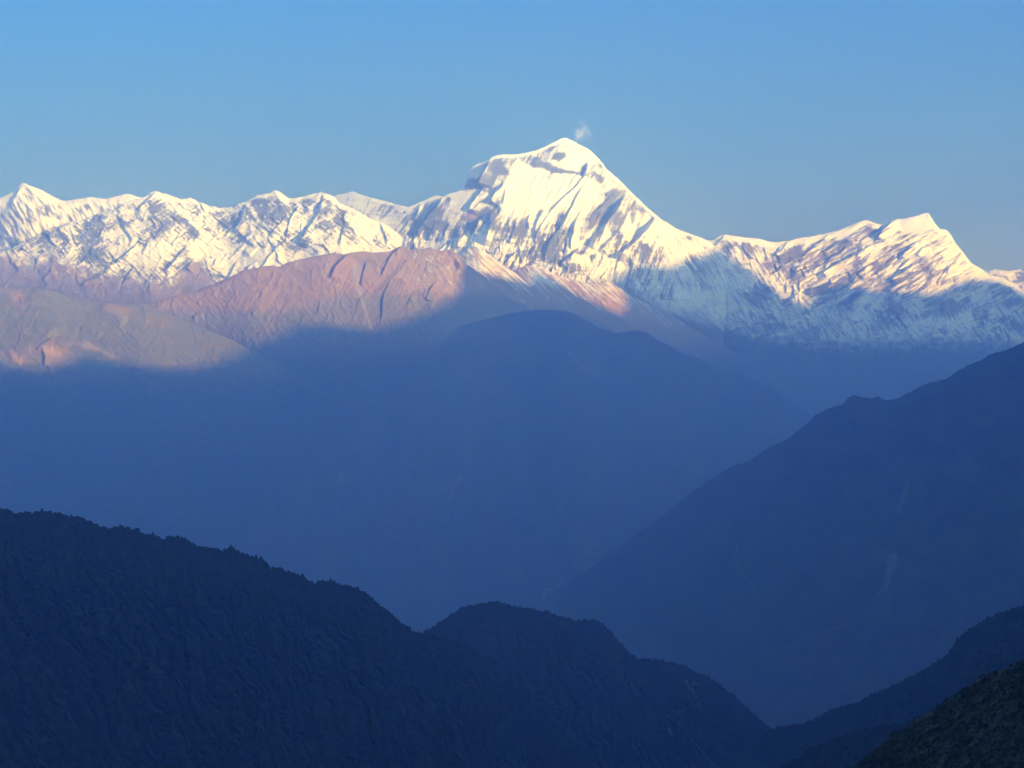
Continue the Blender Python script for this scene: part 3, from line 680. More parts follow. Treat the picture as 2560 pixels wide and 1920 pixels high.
# ------------------------------------------------------------------ the brown ridge and the slopes in the valley's blue shade
SKY_B = [(-420, 800), (200, 790), (330, 772)] + z1([(900, 885), (1010, 850), (1130, 820), (1200, 805), (1290, 770), (1400, 725), (1500, 675), (1580, 662), (1640, 648), (1720, 655), (1770, 625), (1850, 610), (1930, 590), (2010, 578), (2060, 565), (2120, 578)]) + z2([(100, 822), (180, 815), (260, 805), (330, 815), (430, 808), (460, 790), (505, 772), (550, 795), (600, 800), (680, 782), (740, 805), (795, 793), (850, 825), (900, 880), (1000, 958), (1100, 1048), (1200, 1118), (1300, 1166), (1400, 1190)]) + [(1450, 802), (1560, 850), (1700, 905)]
BRIBS = ribs_in(z2, [([(490, 775), (450, 820), (400, 900), (370, 960)], 150, 18, 70), ([(440, 980), (400, 1060), (380, 1150), (370, 1250)], 200, 16, 80), ([(290, 870), (260, 960), (245, 1020)], 200, 18, 80), ([(700, 1010), (670, 1060), (650, 1110)], 160, 14, 70), ([(560, 1080), (540, 1150)], 120, 10, 50), ([(795, 793), (840, 850), (870, 930)], 150, 60, 60), ([(180, 820), (100, 900), (60, 980)], 120, 30, 80)], 10) + \
        ribs_in(r2, [([(890, 1440), (780, 1520)], 130, 12, 60), ([(570, 1360), (500, 1430)], 90, 8, 40), ([(250, 1520), (130, 1560)], 150, 24, 60)], 12)
FAM_B = ((48, 190, 26, 1.0), (126, 170, 24, .9), (60, 110, 11, .6), (112, 110, 11, .6), (40, 80, 6, .4))
BRIBS += small_ribs(11, 110, (330, 1180, 640, 860), 126, 9, (25, 90), (.9, 2.4), 9) + small_ribs(12, 90, (380, 1150, 650, 860), 54, 9, (25, 80), (.9, 2.2), 8)
def rel_brown(X, Y, v, dy):
    wx = 10 * fbm(X / 70, Y / 70, 3, seed=201); wy = 10 * fbm(X / 70, Y / 70, 3, seed=203)
    r = rib_field(X + .4 * wx, Y + .4 * wy, BRIBS)
    r = r + 2 * tile(1, (X + wx * 3 - dy * .3) / 1100, np.clip(dy, 0, 420) / 420) * sstep(0, 60, dy) + 1 * tile(0, (X - wx * 2 + dy * .5) / 800 + .3, np.clip(dy + 20, 0, 500) / 500)
    a, b = rot(X, Y, -35)
    a2, b2 = rot(X, Y, 32)
    r = r + 70 * strokes(X, Y, FAM_B, 340)[1] + 4 * ridged((a2 + wy) / 60, b2 / 120, 4, .40, seed=208) + 2 * fbm(X / 6, Y / 6, 4, .6, seed=207)
    return r * sstep(-1, 8, dy)
def cov_brown(X, Y, v, dy, rel, D):
    a, b = rot(X, Y, 50)
    n = fbm(X / 40, Y / 26, 5, .6, seed=211); st2 = fbm(a / 50, b / 4, 5, .62, seed=213)
    ln, hg = strokes(X, Y, FAM_B, 340); st2 = st2 + .5 * ln - .2
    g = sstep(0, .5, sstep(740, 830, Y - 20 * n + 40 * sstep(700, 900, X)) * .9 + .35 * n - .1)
    scar = np.maximum.reduce([line_mask(X, Y, z2([(215, 900), (220, 960), (240, 1040)]), 6, 7) * .9, line_mask(X, Y, z2([(240, 1030), (255, 1100), (280, 1180), (320, 1290)]), 2.4, 2.6),
                              line_mask(X, Y, z2([(330, 830), (350, 870), (365, 930)]), 2.2, 2), line_mask(X, Y, z2([(640, 850), (740, 900), (820, 950)]), 1.6, 1.4), line_mask(X, Y, z2([(470, 930), (500, 1000)]), 1.2, 1) * .6,
                              line_mask(X, Y, r2([(1260, 1390), (1330, 1450)]), 1.5, 1), line_mask(X, Y, r2([(1540, 1490), (1600, 1540)]), 2, 1.3), line_mask(X, Y, r2([(1880, 1550), (1930, 1593)]), 1.5, 1)])
    scar = scar * (.55 + .6 * sstep(-.2, .3, fbm(X / 5, Y / 5, 3, seed=215))) + .42 * sstep(.12, .55, st2 + .1 * fbm(X / 4, Y / 4, 3, seed=218))
    g = np.clip(g + .5 * sstep(.05, .5, st2) - .35 * sstep(.0, .5, fbm(rot(X, Y, 128)[0] / 50, rot(X, Y, 128)[1] / 5, 4, .6, seed=219)), 0, 1)
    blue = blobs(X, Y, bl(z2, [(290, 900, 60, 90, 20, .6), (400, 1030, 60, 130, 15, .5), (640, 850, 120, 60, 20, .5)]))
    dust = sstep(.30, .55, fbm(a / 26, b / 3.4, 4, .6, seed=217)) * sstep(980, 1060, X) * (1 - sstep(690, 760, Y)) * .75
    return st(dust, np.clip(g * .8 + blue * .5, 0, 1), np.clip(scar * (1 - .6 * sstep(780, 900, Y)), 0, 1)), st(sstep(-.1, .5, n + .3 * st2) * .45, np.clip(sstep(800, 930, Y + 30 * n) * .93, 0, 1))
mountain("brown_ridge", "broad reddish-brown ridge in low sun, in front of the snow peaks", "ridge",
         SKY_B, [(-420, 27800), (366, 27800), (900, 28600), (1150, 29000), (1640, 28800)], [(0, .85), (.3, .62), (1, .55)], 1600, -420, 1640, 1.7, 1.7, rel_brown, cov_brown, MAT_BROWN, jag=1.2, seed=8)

SKY_B0 = [(-420, 700), (-200, 712)] + z1([(0, 778), (60, 785), (150, 780), (280, 785), (330, 800), (400, 825), (480, 848), (560, 855), (640, 868), (740, 885), (850, 878), (900, 885), (960, 920), (1060, 960), (1200, 1010)]) + [(580, 850), (700, 915), (850, 1010), (1000, 1110)]
def rel_green(X, Y, v, dy):
    wx = 10 * fbm(X / 70, Y / 70, 3, seed=221)
    r = 2 * tile(0, (X + wx * 3 - dy * .4) / 1000 + .17, np.clip(dy + 10, 0, 420) / 420) * sstep(0, 50, dy)
    r = r + rib_field(X + wx * .6, Y, small_ribs(13, 70, (-60, 600, 730, 920), 62, 12, (25, 90), (.9, 2.2), 8) + small_ribs(14, 40, (-60, 500, 730, 920), 120, 12, (25, 70), (.9, 2), 7) + ribs_in(r8, [([(220, 160), (300, 300), (380, 400), (470, 500)], 120, 150, 60), ([(420, 520), (330, 560), (280, 620)], 110, 30, 80), ([(440, 530), (540, 620), (700, 640), (900, 700)], 150, 110, 50), ([(800, 250), (900, 330), (1000, 400)], 100, 100, 60), ([(320, 560), (350, 660), (340, 740)], 110, 40, 60)], 9))
    a, b = rot(X, Y, 40)
    return (r + 55 * strokes(X, Y, ((28, 190, 26, 1.0), (120, 150, 22, .8), (40, 90, 9, .5)), 360)[1] + 4 * fbm(X / 5, Y / 5, 4, .65, seed=225)) * sstep(-1, 8, dy)
def cov_green(X, Y, v, dy, rel, D):
    n = fbm(X / 34, Y / 20, 5, .62, seed=231); f = fbm(X / 4.5, Y / 3.5, 3, .6, seed=233)
    a, b = rot(X, Y, 30); s2 = fbm(a / 50, b / 5, 4, .6, seed=235)
    bare = blobs(X, Y, bl(r8, [(150, 200, 90, 80, 0, .8), (30, 140, 60, 30, 0, .4), (930, 300, 130, 50, 25, .7), (420, 640, 130, 90, 20, .95), (160, 680, 120, 80, 0, .7), (700, 590, 220, 24, 20, .4), (1250, 380, 100, 60, 0, .3)]))
    g = np.clip(.95 + .5 * n - bare * .9 + .15 * f, 0, 1)
    scar = np.maximum.reduce([line_mask(X, Y, r8([(95, 620), (125, 680), (160, 730)]), 2.2, 2), line_mask(X, Y, r8([(235, 600), (240, 660)]), 3.2, 2), line_mask(X, Y, r8([(520, 555), (640, 580), (780, 610), (900, 670)]), 4.5, 3) * .45, line_mask(X, Y, r8([(950, 320), (1005, 375)]), 2, 1.5) * .8, line_mask(X, Y, r8([(1185, 480), (1185, 520)]), 1, 1) * .8])
    return st(0 * n, g, np.clip(scar * (.6 + .6 * f) + .3 * sstep(.3, .6, s2) , 0, 1)), st(bare * .6 + .2 * sstep(0, .4, s2), sstep(885, 985, Y + 22 * n) * .93)
mountain("grey_green_hill", "grey-green sunlit hill with bare reddish patches, lower left of the brown ridge", "hill",
         SKY_B0, [(-420, 25400), (0, 25700), (431, 26300)] + [(x, surf_point('brown_ridge', x, interp(SKY_B0, x))[1] - 60) for x in (640, 760, 880, 1000)], [(0, .7), (1, .55)], 1600, -420, 1000, 1.8, 1.8, rel_green, cov_green, MAT_BROWN, jag=1.3, seed=9)

def mk_valley(seed, amp=130):
    def rel(X, Y, v, dy):
        wx = 14 * fbm(X / 90, Y / 90, 3, seed=seed)
        a, b = rot(X + 2 * wx, Y, 28); a2, b2 = rot(X + 2 * wx, Y, -30)
        r = .9 * amp * ridged(a / 150, b / 340, 4, .40, seed=seed + 3) + .8 * amp * ridged(a2 / 170, b2 / 360, 4, .40, seed=seed + 7)
        return (r + .05 * amp * fbm(X / 9, Y / 9, 4, .6, seed=seed + 5)) * sstep(-1, 30, dy)
    return rel
SCARS_C = [(r5([(1700, 850), (1790, 930), (1860, 960)]), 2, 2), (zc([(670, 210), (740, 260), (820, 320)], 500, 750, 1.843), 3, 2), (zc([(1700, 240), (1760, 310), (1840, 355)], 500, 750, 1.843), 5, 2.5),
           (zc([(1200, 820), (1165, 860), (1145, 930)], 500, 750, 1.843), 4, 2), (zc([(645, 815), (650, 835)], 500, 750, 1.843), 6, 4), (zc([(1120, 880), (1160, 850)], 500, 750, 1.843), 2, 2),
           (r8([(390, 830), (340, 900), (300, 970)]), 6, 5), (r8([(550, 910), (530, 940)]), 4, 2)]
def cov_valley(X, Y, v, dy, rel, D):
    n = fbm(X / 60, Y / 50, 5, .6, seed=241); f = fbm(X / 7, Y / 7, 4, .6, seed=243)
    sc_ = 0 * X
    for p, w0, w1 in SCARS_C: sc_ = np.maximum(sc_, line_mask(X, Y, p, w0, w1))
    a, b = rot(X, Y, 35)
    return st(0 * n, np.clip(.35 + .8 * n + .3 * f, 0, 1), np.clip(sc_ * .45 * (.7 + .5 * f) + .10 * sstep(.35, .6, fbm(a / 70, b / 6, 4, .6, seed=245)), 0, 1)), st(0 * n)
SKY_B4 = [(560, 1370), (600, 1330), (750, 1195), (900, 1060), (1000, 955), (1080, 880), (1150, 815)] + zc([(1430, 60), (1550, 45), (1690, 50), (1760, 80), (1830, 125), (1920, 155), (2010, 138), (2060, 150), (2120, 190), (2212, 240)], 500, 750, 1.843) + zc([(260, 10), (340, 70), (480, 95), (580, 135), (680, 180), (760, 235), (850, 300), (905, 342)], 1660, 900, 2.458) + [(2100, 1090), (2250, 1180), (2500, 1290)]
B4D = [(x, surf_point("brown_ridge", x, interp(SKY_B4, x))[1] - 50) for x in (580, 640, 700, 760, 820, 880, 940, 1000, 1060, 1120, 1180, 1240, 1290)]
mountain("shaded_valley_ridge", "blue hazy ridge in shade that slopes down to the valley, below the brown ridge", "ridge",
         SKY_B4, B4D + [(1417, 27200), (2025, 25600), (2500, 23500)], [(0, .58), (.5, .55), (1, .5)], 1640, 580, 2500, 2.2, 2.2, mk_valley(251, 62), cov_valley, MAT_FOREST, jag=1.2, seed=10)

# ------------------------------------------------------------------ dark blue ridge on the right
SKY_R1 = [(1400, 1475), (1520, 1385), (1600, 1328)] + zc([(0, 950), (200, 790), (400, 660), (520, 620), (640, 540), (780, 470), (890, 380), (930, 335), (1000, 300), (1100, 270), (1130, 235), (1165, 215), (1200, 225), (1270, 237), (1310, 222), (1360, 245), (1430, 238), (1480, 212), (1540, 180), (1600, 150), (1650, 135), (1740, 115), (1790, 75), (1850, 40), (1950, 0)], 1660, 900, 2.458) + z3([(2000, 1195), (2110, 1165), (2212, 1120)]) + [(2650, 815), (2800, 740), (2960, 690)]
SCARS_R = [(zc([(450, 1155), (437, 1210), (455, 1260), (540, 1380), (590, 1470)], 1660, 900, 2.458), 2, 1), (zc([(1500, 750), (1470, 840), (1445, 930)], 1660, 900, 2.458), 5, 7), (zc([(1410, 1215), (1385, 1300), (1360, 1400)], 1660, 900, 2.458), 13, 6), (zc([(1340, 180), (1290, 250)], 1660, 1400, 2.458), 3, 1)]
def cov_r1(X, Y, v, dy, rel, D):
    n = fbm(X / 70, Y / 60, 5, .6, seed=261); f = fbm(X / 7, Y / 7, 4, .6, seed=263)
    sc_ = 0 * X
    for p, w0, w1 in SCARS_R: sc_ = np.maximum(sc_, line_mask(X, Y, p, w0, w1))
    return st(0 * n, np.clip(.25 + .7 * n + .3 * f, 0, 1), np.clip(sc_ * .5 * (.5 + .6 * fbm(X / 5, Y / 30, 4, seed=265)), 0, 1)), st(0 * n)
mountain("dark_blue_ridge", "tall dark blue shaded ridge with a notched crest, rising on the right", "ridge",
         SKY_R1, [(1400, 19000), (1660, 17500), (2134, 14000), (2560, 12000), (2960, 11000)], [(0, .75), (.5, .6), (1, .5)], 1900, 1400, 2960, 2.2, 2.2, mk_valley(270, 46), cov_r1, MAT_FOREST, jag=2.0, jagw=12, seed=11)

# ------------------------------------------------------------------ near forested ridges
def mk_near(seed, k=1.0):
    def rel(X, Y, v, dy):
        wx = 16 * fbm(X / 120, Y / 120, 3, seed=seed)
        r = 9 * k * tile(seed % 2, (X + wx * 2 - dy * .35) / 900 + seed * .1, np.clip(dy + 8, 0, 800) / 800) * sstep(0, 80, dy)
        a, b = rot(X, Y, 35)
        return (r + 8 * k * ridged((a + wx) / 90, (b) / 50, 5, .55, seed=seed + 3) + 3 * k * fbm(X / 12, Y / 12, 4, .65, seed=seed + 5)) * sstep(-1, 12, dy)
    return rel
def cov_near(X, Y, v, dy, rel, D):
    a, b = rot(X, Y, 38)
    n = fbm(a / 110, b / 50, 5, .6, seed=281); f = fbm(a / 10, b / 5, 4, .65, seed=283)
    return st(0 * n, np.clip(.1 + .7 * n + .5 * f, 0, 1) * .6, 0 * n), st(0 * n)
SKY_L1 = [(-420, 1205), (-200, 1248)] + zc([(0, 170), (40, 178), (100, 198), (200, 197), (245, 183), (320, 195), (400, 213), (450, 213), (500, 235), (570, 265), (640, 287), (710, 273), (770, 288), (830, 310), (880, 322), (930, 343), (980, 332), (1040, 332), (1090, 360), (1150, 388), (1200, 398), (1270, 407), (1335, 398), (1385, 420), (1440, 440), (1500, 465), (1530, 495), (1560, 510), (1600, 505), (1650, 530), (1740, 560), (1780, 588), (1810, 595), (1860, 580), (1920, 592), (2000, 610)], 0, 1200, 2.304) + zc([(0, 370), (60, 380), (110, 400), (180, 412), (235, 418), (270, 445), (320, 490), (370, 530), (420, 565), (460, 605), (510, 645), (550, 670), (590, 695), (640, 703), (720, 728), (820, 740), (950, 800), (1100, 950), (1250, 1080), (1400, 1200), (1600, 1400)], 800, 1300, 2.458) + [(1560, 1990)]
mountain("forested_ridge", "dark forested ridge descending from the left edge, nearest on that side", "ridge",
         SKY_L1, [(-420, 4300), (0, 4500), (700, 5000), (1060, 5600), (1560, 6000)], [(0, .8), (1, .62)], 2150, -420, 1560, 2.2, 2.4, mk_near(291), cov_near, MAT_NEAR, jag=2.6, jagw=10, seed=12)
SKY_H = [(940, 1690), (1010, 1625)] + zc([(640, 692), (700, 655), (760, 610), (810, 580), (870, 540), (940, 525), (1010, 510), (1060, 502), (1090, 498), (1130, 515), (1180, 532), (1270, 540), (1330, 553), (1400, 568), (1470, 592), (1530, 603), (1580, 620), (1640, 615), (1700, 618), (1730, 630), (1770, 670), (1820, 730), (1870, 780), (1910, 830), (1960, 855), (2050, 862), (2150, 868), (2212, 890)], 800, 1300, 2.458) + zc([(130, 650), (200, 690), (270, 720), (330, 755), (420, 830), (520, 920), (600, 990), (660, 1040), (720, 1110), (800, 1200)], 1660, 1400, 2.458) + [(2080, 1970)]
SCARS_H = [(zc([(30, 960), (130, 915)], 1660, 1400, 2.458), 5, 4), (zc([(130, 740), (190, 830), (240, 940)], 1660, 1400, 2.458), 3, 4), (zc([(30, 1040), (50, 1075)], 1660, 1400, 2.458), 4, 3), (zc([(90, 990), (140, 1070), (210, 1150), (300, 1262)], 1660, 1400, 2.458), 2, 2), (zc([(170, 755), (240, 765), (290, 735)], 1660, 1400, 2.458), 2, 3)]
def cov_h(X, Y, v, dy, rel, D):
    c, t = cov_near(X, Y, v, dy, rel, D)
    s = 0 * X
    for p, w0, w1 in SCARS_H: s = np.maximum(s, line_mask(X, Y, p, w0, w1))
    c[..., 2] = np.clip(s * (.25 + .5 * fbm(X / 4, Y / 4, 3, seed=299)), 0, .6)
    return c, t
mountain("rounded_forested_hill", "rounded dark wooded hill in the middle of the valley, beyond the left forested ridge", "hill",
         SKY_H, [(940, 6700), (1243, 7000), (1700, 7000), (2080, 6300)], [(0, .75), (1, .6)], 2120, 940, 2080, 2.2, 2.4, mk_near(301), cov_h, MAT_NEAR, jag=2.2, jagw=9, seed=13)
mountain("wooded_shoulder", "dark wooded shoulder sloping down from the right edge, above the near slope", "hill",
         [(1820, 1900), (1904, 1840)] + zc([(690, 1030), (760, 1020), (870, 1005), (960, 960), (1050, 920), (1200, 870), (1300, 820), (1400, 775), (1520, 725), (1650, 645), (1720, 600), (1790, 520), (1830, 470), (1910, 410), (2000, 350), (2100, 320), (2212, 285)], 1660, 1400, 2.458) + [(2700, 1480), (2960, 1420)], [(1820, 6000), (2100, 5300), (2560, 4200), (2960, 3800)], [(0, .8), (1, .6)], 2120, 1820, 2960, 2.2, 2.4, mk_near(311), cov_near, MAT_NEAR, jag=2.0, jagw=9, seed=14)
mountain("lower_wooded_spur", "lowest dark wooded spur between the rounded hill and the near scrubby slope", "hill",
         [(1880, 1960)] + zc([(800, 1230), (900, 1160), (1030, 1110), (1130, 1070), (1230, 1040), (1330, 1030), (1450, 1010), (1560, 970)], 1660, 1400, 2.458) + [(2400, 1740), (2960, 1560)], [(1880, 4000), (2200, 3400), (2960, 2800)], [(0, .8), (1, .6)], 2150, 1880, 2960, 2.4, 2.4, mk_near(321, .7), cov_near, MAT_NEAR, jag=2.0, jagw=9, seed=15)
def cov_scrub(X, Y, v, dy, rel, D):
    a, b = rot(X, Y, -30)
    n = fbm(a / 60, b / 26, 5, .65, seed=331); f = fbm(X / 7, Y / 5, 4, .7, seed=333)
    return st(0 * n, np.clip(.5 + .8 * n + .7 * f, 0, 1), 0 * n), st(np.clip(.3 + n, 0, 1) * .3)
def rel_scrub(X, Y, v, dy):
    a, b = rot(X, Y, -30)
    return (9 * ridged(a / 90, b / 45, 5, .6, seed=335) + 3.0 * fbm(X / 14, Y / 14, 5, .7, seed=337)) * sstep(-1, 12, dy)
mountain("near_scrubby_slope", "nearest steep slope of dry grass and scrub in the lower right corner", "slope",
         [(2040, 1990)] + zc([(1150, 1290), (1200, 1250), (1290, 1180), (1360, 1120), (1400, 1070), (1480, 1030), (1540, 985), (1620, 940), (1700, 900), (1740, 855), (1800, 825), (1870, 780), (1920, 730), (2000, 700), (2060, 680), (2150, 640), (2212, 615)], 1660, 1400, 2.458) + [(2700, 1580), (2960, 1480)], [(2040, 1150), (2560, 900), (2960, 750)], [(0, .85), (1, .7)], 2300, 2040, 2960, 1.8, 1.8, rel_scrub, cov_scrub, MAT_SCRUB, jag=2.6, jagw=9, seed=16)

EDGE = [("grey_green_hill", [(0, 908), (69, 926), (139, 920), (197, 885), (266, 897), (347, 914), (463, 926), (544, 903)]),
        ("brown_ridge", [(625, 862), (694, 839), (752, 804), (810, 812), (926, 824), (960, 816), (1041, 787), (1111, 758), (1142, 735), (1150, 694), (1151, 640)]),
        ("great_snow_peak", [(1240, 680), (1290, 690)]),
        ("glacier_foot_spur", [(1330, 712), (1371, 703), (1412, 715), (1439, 728), (1480, 755), (1528, 785), (1556, 782), (1566, 736), (1568, 701)]),
        ("great_snow_peak", [(1594, 660), (1634, 657), (1650, 672)]),
        ("tilted_snow_peak", [(1722, 635), (1752, 630), (1808, 641), (1830, 637), (1852, 654), (1895, 704), (1949, 737), (1978, 759), (2021, 769), (2025, 737), (2040, 722), (2090, 711), (2112, 713), (2155, 720), (2176, 730), (2208, 726), (2263, 726), (2306, 737), (2349, 728), (2404, 702), (2469, 698), (2512, 706), (2547, 730)])]
def wc(u): return 4000.0 + 0 * u
TE = math.tan(SUN_EL)
need = []
for nm, pts in EDGE:
    for x, y in pts:
        p = surf_point(nm, x, y)
        u = p[:2] @ SU; w = p[:2] @ SH
        need.append((u, p[2] + (wc(u) - w) * TE, nm, x, y))
need.sort()
us = np.array([a[0] for a in need]); zs = np.array([a[1] for a in need])
for a in need: print("edge u=%.0f z=%.0f %s %d,%d" % a)
ug = np.arange(-12000, 46001, 60.0)
zg = np.interp(ug, us, zs)
zg = np.where(ug < us[0], np.interp(ug, [-12000, 3000, us[0] - 800, us[0]], [5000, 5800, zs[0], zs[0]]), zg)
zg = np.where(ug > us[-1], zs[-1] - (ug - us[-1]) * .12, zg)
k = np.ones(5) / 5
zg = np.convolve(np.pad(zg, 2, 'edge'), k, 'valid')
rows = []
for off, dz in ((-1.0, 1), (-.6, .62), (-.35, .38), (-.15, .17), (-.05, .055), (0, 0), (.05, .055), (.15, .17), (.35, .38), (.6, .62), (1.0, 1)):
    half = (zg - (ZG - 60)) / 1.15
    w = wc(ug) + off * half
    z = zg - dz * (zg - (ZG - 60)) + (0 if off == 0 else 1) * 120 * fbm(ug / 900, ug * 0 + off * 5, 4, seed=401) * (1 - abs(off)) * min(1, abs(off) * 4) - (0 if off == 0 else 90 * min(1, abs(off) * 6) * (1 - abs(off)))
    rows.append(np.stack([w * SH[0] + ug * SU[0], w * SH[1] + ug * SU[1], z], -1))
V = np.stack(rows)
zz = V[..., 2]
cov = st(sstep(4800, 5600, zz + 500 * fbm(V[..., 0] / 700, V[..., 1] / 700, 4, seed=405)), sstep(4200, 3500, zz) * 1.0, 0 * zz)
o = link(bpy.data.objects.new("eastern_range", grid_mesh("eastern_range", V, cov, st(0 * zz), MAT_ROCK)))
tag(o, "high snowy range behind the viewer that shades the valley", "mountain", "structure")
CASTER_TOP = float(zz.max())

# ------------------------------------------------------------------ the air
TOP = max(8110.0, CASTER_TOP + 20)
print("haze top", TOP)
def box(name, x0, x1, y0, y1, z0, z1):
    me = bpy.data.meshes.new(name)
    v = [(x, y, z) for z in (z0, z1) for y in (y0, y1) for x in (x0, x1)]
    me.from_pydata(v, [], [(0, 2, 3, 1), (4, 5, 7, 6), (0, 1, 5, 4), (2, 6, 7, 3), (0, 4, 6, 2), (1, 3, 7, 5)])
    return link(bpy.data.objects.new(name, me))
hz = box("haze", -160000, 160000, -130000, 210000, ZG - 62, TOP)
m = bpy.data.materials.new("blue_air"); m.use_nodes = True; nt = m.node_tree; nt.nodes.clear()
out = nt.nodes.new("ShaderNodeOutputMaterial"); pv = nt.nodes.new("ShaderNodeVolumePrincipled")
pv.inputs["Color"].default_value = (*HAZE_COLOR, 1); pv.inputs["Density"].default_value = HAZE_DENSITY
pv.inputs["Anisotropy"].default_value = 0.62; pv.inputs["Density Attribute"].default_value = ""; pv.inputs["Absorption Color"].default_value = (1, 1, 1, 1)
nt.links.new(pv.outputs[0], out.inputs["Volume"])
hz.data.materials.append(m)
tag(hz, "blue morning haze filling the valley and the air", "haze", "stuff")
m.cycles.volume_sampling = 'DISTANCE'

# ------------------------------------------------------------------ things that stand or lie on the slopes
def sample(name, x, y):
    """points on the front face of a mountain, from photo pixels (arrays)"""
    xs, yc, yb, nv, D = SURF[name]
    fx = np.clip((x - xs[0]) / (xs[1] - xs[0]), 0, len(xs) - 1.001); i = fx.astype(int); f = fx - i
    ycx = yc[i] * (1 - f) + yc[i + 1] * f; ybx = yb[i] * (1 - f) + yb[i + 1] * f
    g = np.clip((y - ycx) / (ybx - ycx) * (nv - 1), 0, nv - 1.001); j = g.astype(int); h = g - j
    d = (D[j, i] * (1 - f) + D[j, i + 1] * f) * (1 - h) + (D[j + 1, i] * (1 - f) + D[j + 1, i + 1] * f) * h
    yy = np.maximum(y, ycx)
    return np.stack([(x - W / 2) / F * d, d, CZ + (YH - yy) / F * d], -1), y >= ycx

def crest_y(name, x):
    xs, yc = SURF[name][:2]; return np.interp(x, xs, yc)

def front(x, y):
    best = None
    for nm, (xs, yc, yb, nv, D) in SURF.items():
        if xs[0] <= x <= xs[-1] and np.interp(x, xs, yc) <= y <= np.interp(x, xs, yb):
            p = surf_point(nm, x, y)
            if best is None or p[1] < best[1]: best = p
    return best

# leafy blobs: a rough icosphere per crown
def ico(sub):
    t = (1 + 5 ** .5) / 2
    v = [(-1, t, 0), (1, t, 0), (-1, -t, 0), (1, -t, 0), (0, -1, t), (0, 1, t), (0, -1, -t), (0, 1, -t), (t, 0, -1), (t, 0, 1), (-t, 0, -1), (-t, 0, 1)]
    v = [np.array(p) / np.linalg.norm(p) for p in v]
    f = [(0, 11, 5), (0, 5, 1), (0, 1, 7), (0, 7, 10), (0, 10, 11), (1, 5, 9), (5, 11, 4), (11, 10, 2), (10, 7, 6), (7, 1, 8), (3, 9, 4), (3, 4, 2), (3, 2, 6), (3, 6, 8), (3, 8, 9), (4, 9, 5), (2, 4, 11), (6, 2, 10), (8, 6, 7), (9, 8, 1)]
    for _ in range(sub):
        mid = {}; nf = []
        def m_(a, b):
            k = (min(a, b), max(a, b))
            if k not in mid:
                p = v[a] + v[b]; v.append(p / np.linalg.norm(p)); mid[k] = len(v) - 1
            return mid[k]
        for a, b, c in f:
            x, y, z = m_(a, b), m_(b, c), m_(c, a); nf += [(a, x, z), (b, y, x), (c, z, y), (x, y, z)]
        f = nf
    return np.array(v), np.array(f)
IV, IF = ico(1)
rng = np.random.default_rng(11)
def crowns(P, r, hgt, jitter=.28, cone=.25):
    """many leafy crowns merged: base points P, radii r, heights hgt"""
    n = len(P); k = len(IV)
    s = 1 + rng.normal(0, jitter, (n, k, 1)).clip(-.5, .6)
    a = rng.uniform(0, 2 * math.pi, n); ca, sa = np.cos(a), np.sin(a)
    v = IV[None] * s
    x = v[..., 0] * ca[:, None] - v[..., 1] * sa[:, None]; y = v[..., 0] * sa[:, None] + v[..., 1] * ca[:, None]; z = v[..., 2]
    taper = 1 - cone * (z * .5 + .5)
    V = np.stack([x * r[:, None] * taper, y * r[:, None] * taper, (z * .5 + .42) * hgt[:, None]], -1) + P[:, None]
    Fc = IF[None] + (np.arange(n) * k)[:, None, None]
    return V.reshape(-1, 3), Fc.reshape(-1, 3), np.repeat(rng.uniform(0, 1, n), k)

def tri_mesh(name, V, Fc, col=None, mat=None, smooth=False):
    me = bpy.data.meshes.new(name)
    me.vertices.add(len(V)); me.vertices.foreach_set("co", V.reshape(-1).astype(np.float32))
    nf, w = Fc.shape
    me.loops.add(nf * w); me.polygons.add(nf)
    me.loops.foreach_set("vertex_index", Fc.reshape(-1).astype(np.int32))
    me.polygons.foreach_set("loop_start", np.arange(0, nf * w, w, dtype=np.int32)); me.polygons.foreach_set("loop_total", np.full(nf, w, dtype=np.int32))
    me.polygons.foreach_set("use_smooth", np.full(nf, smooth, dtype=bool))
    if col is not None:
        at = me.color_attributes.new("shade", 'FLOAT_COLOR', 'POINT')
        c = np.ones((len(V), 4), np.float32); c[:, :3] = col[:, None]
        at.data.foreach_set("color", c.reshape(-1))
    me.update()
    if mat: me.materials.append(mat)
    return me

def leaf_material(name, stops):
    m, nt, b = new_mat(name)
    a = nt.nodes.new("ShaderNodeAttribute"); a.attribute_name = "shade"
    nt.links.new(ramp(nt, a.outputs["Fac"], stops).outputs[0], b.inputs["Base Color"])
    return m
LEAF = leaf_material("dark_forest_leaves", [(0, (0.012, 0.018, 0.008)), (.6, (0.022, 0.029, 0.012)), (1, (0.038, 0.038, 0.018))])
BUSH = leaf_material("dry_scrub_leaves", [(0, (0.016, 0.020, 0.010)), (.5, (0.034, 0.034, 0.017)), (1, (0.085, 0.068, 0.036))])
BARK = new_mat("bark")[0]
BARK.node_tree.nodes["Principled BSDF"].inputs["Base Color"].default_value = (0.06, 0.05, 0.04, 1)

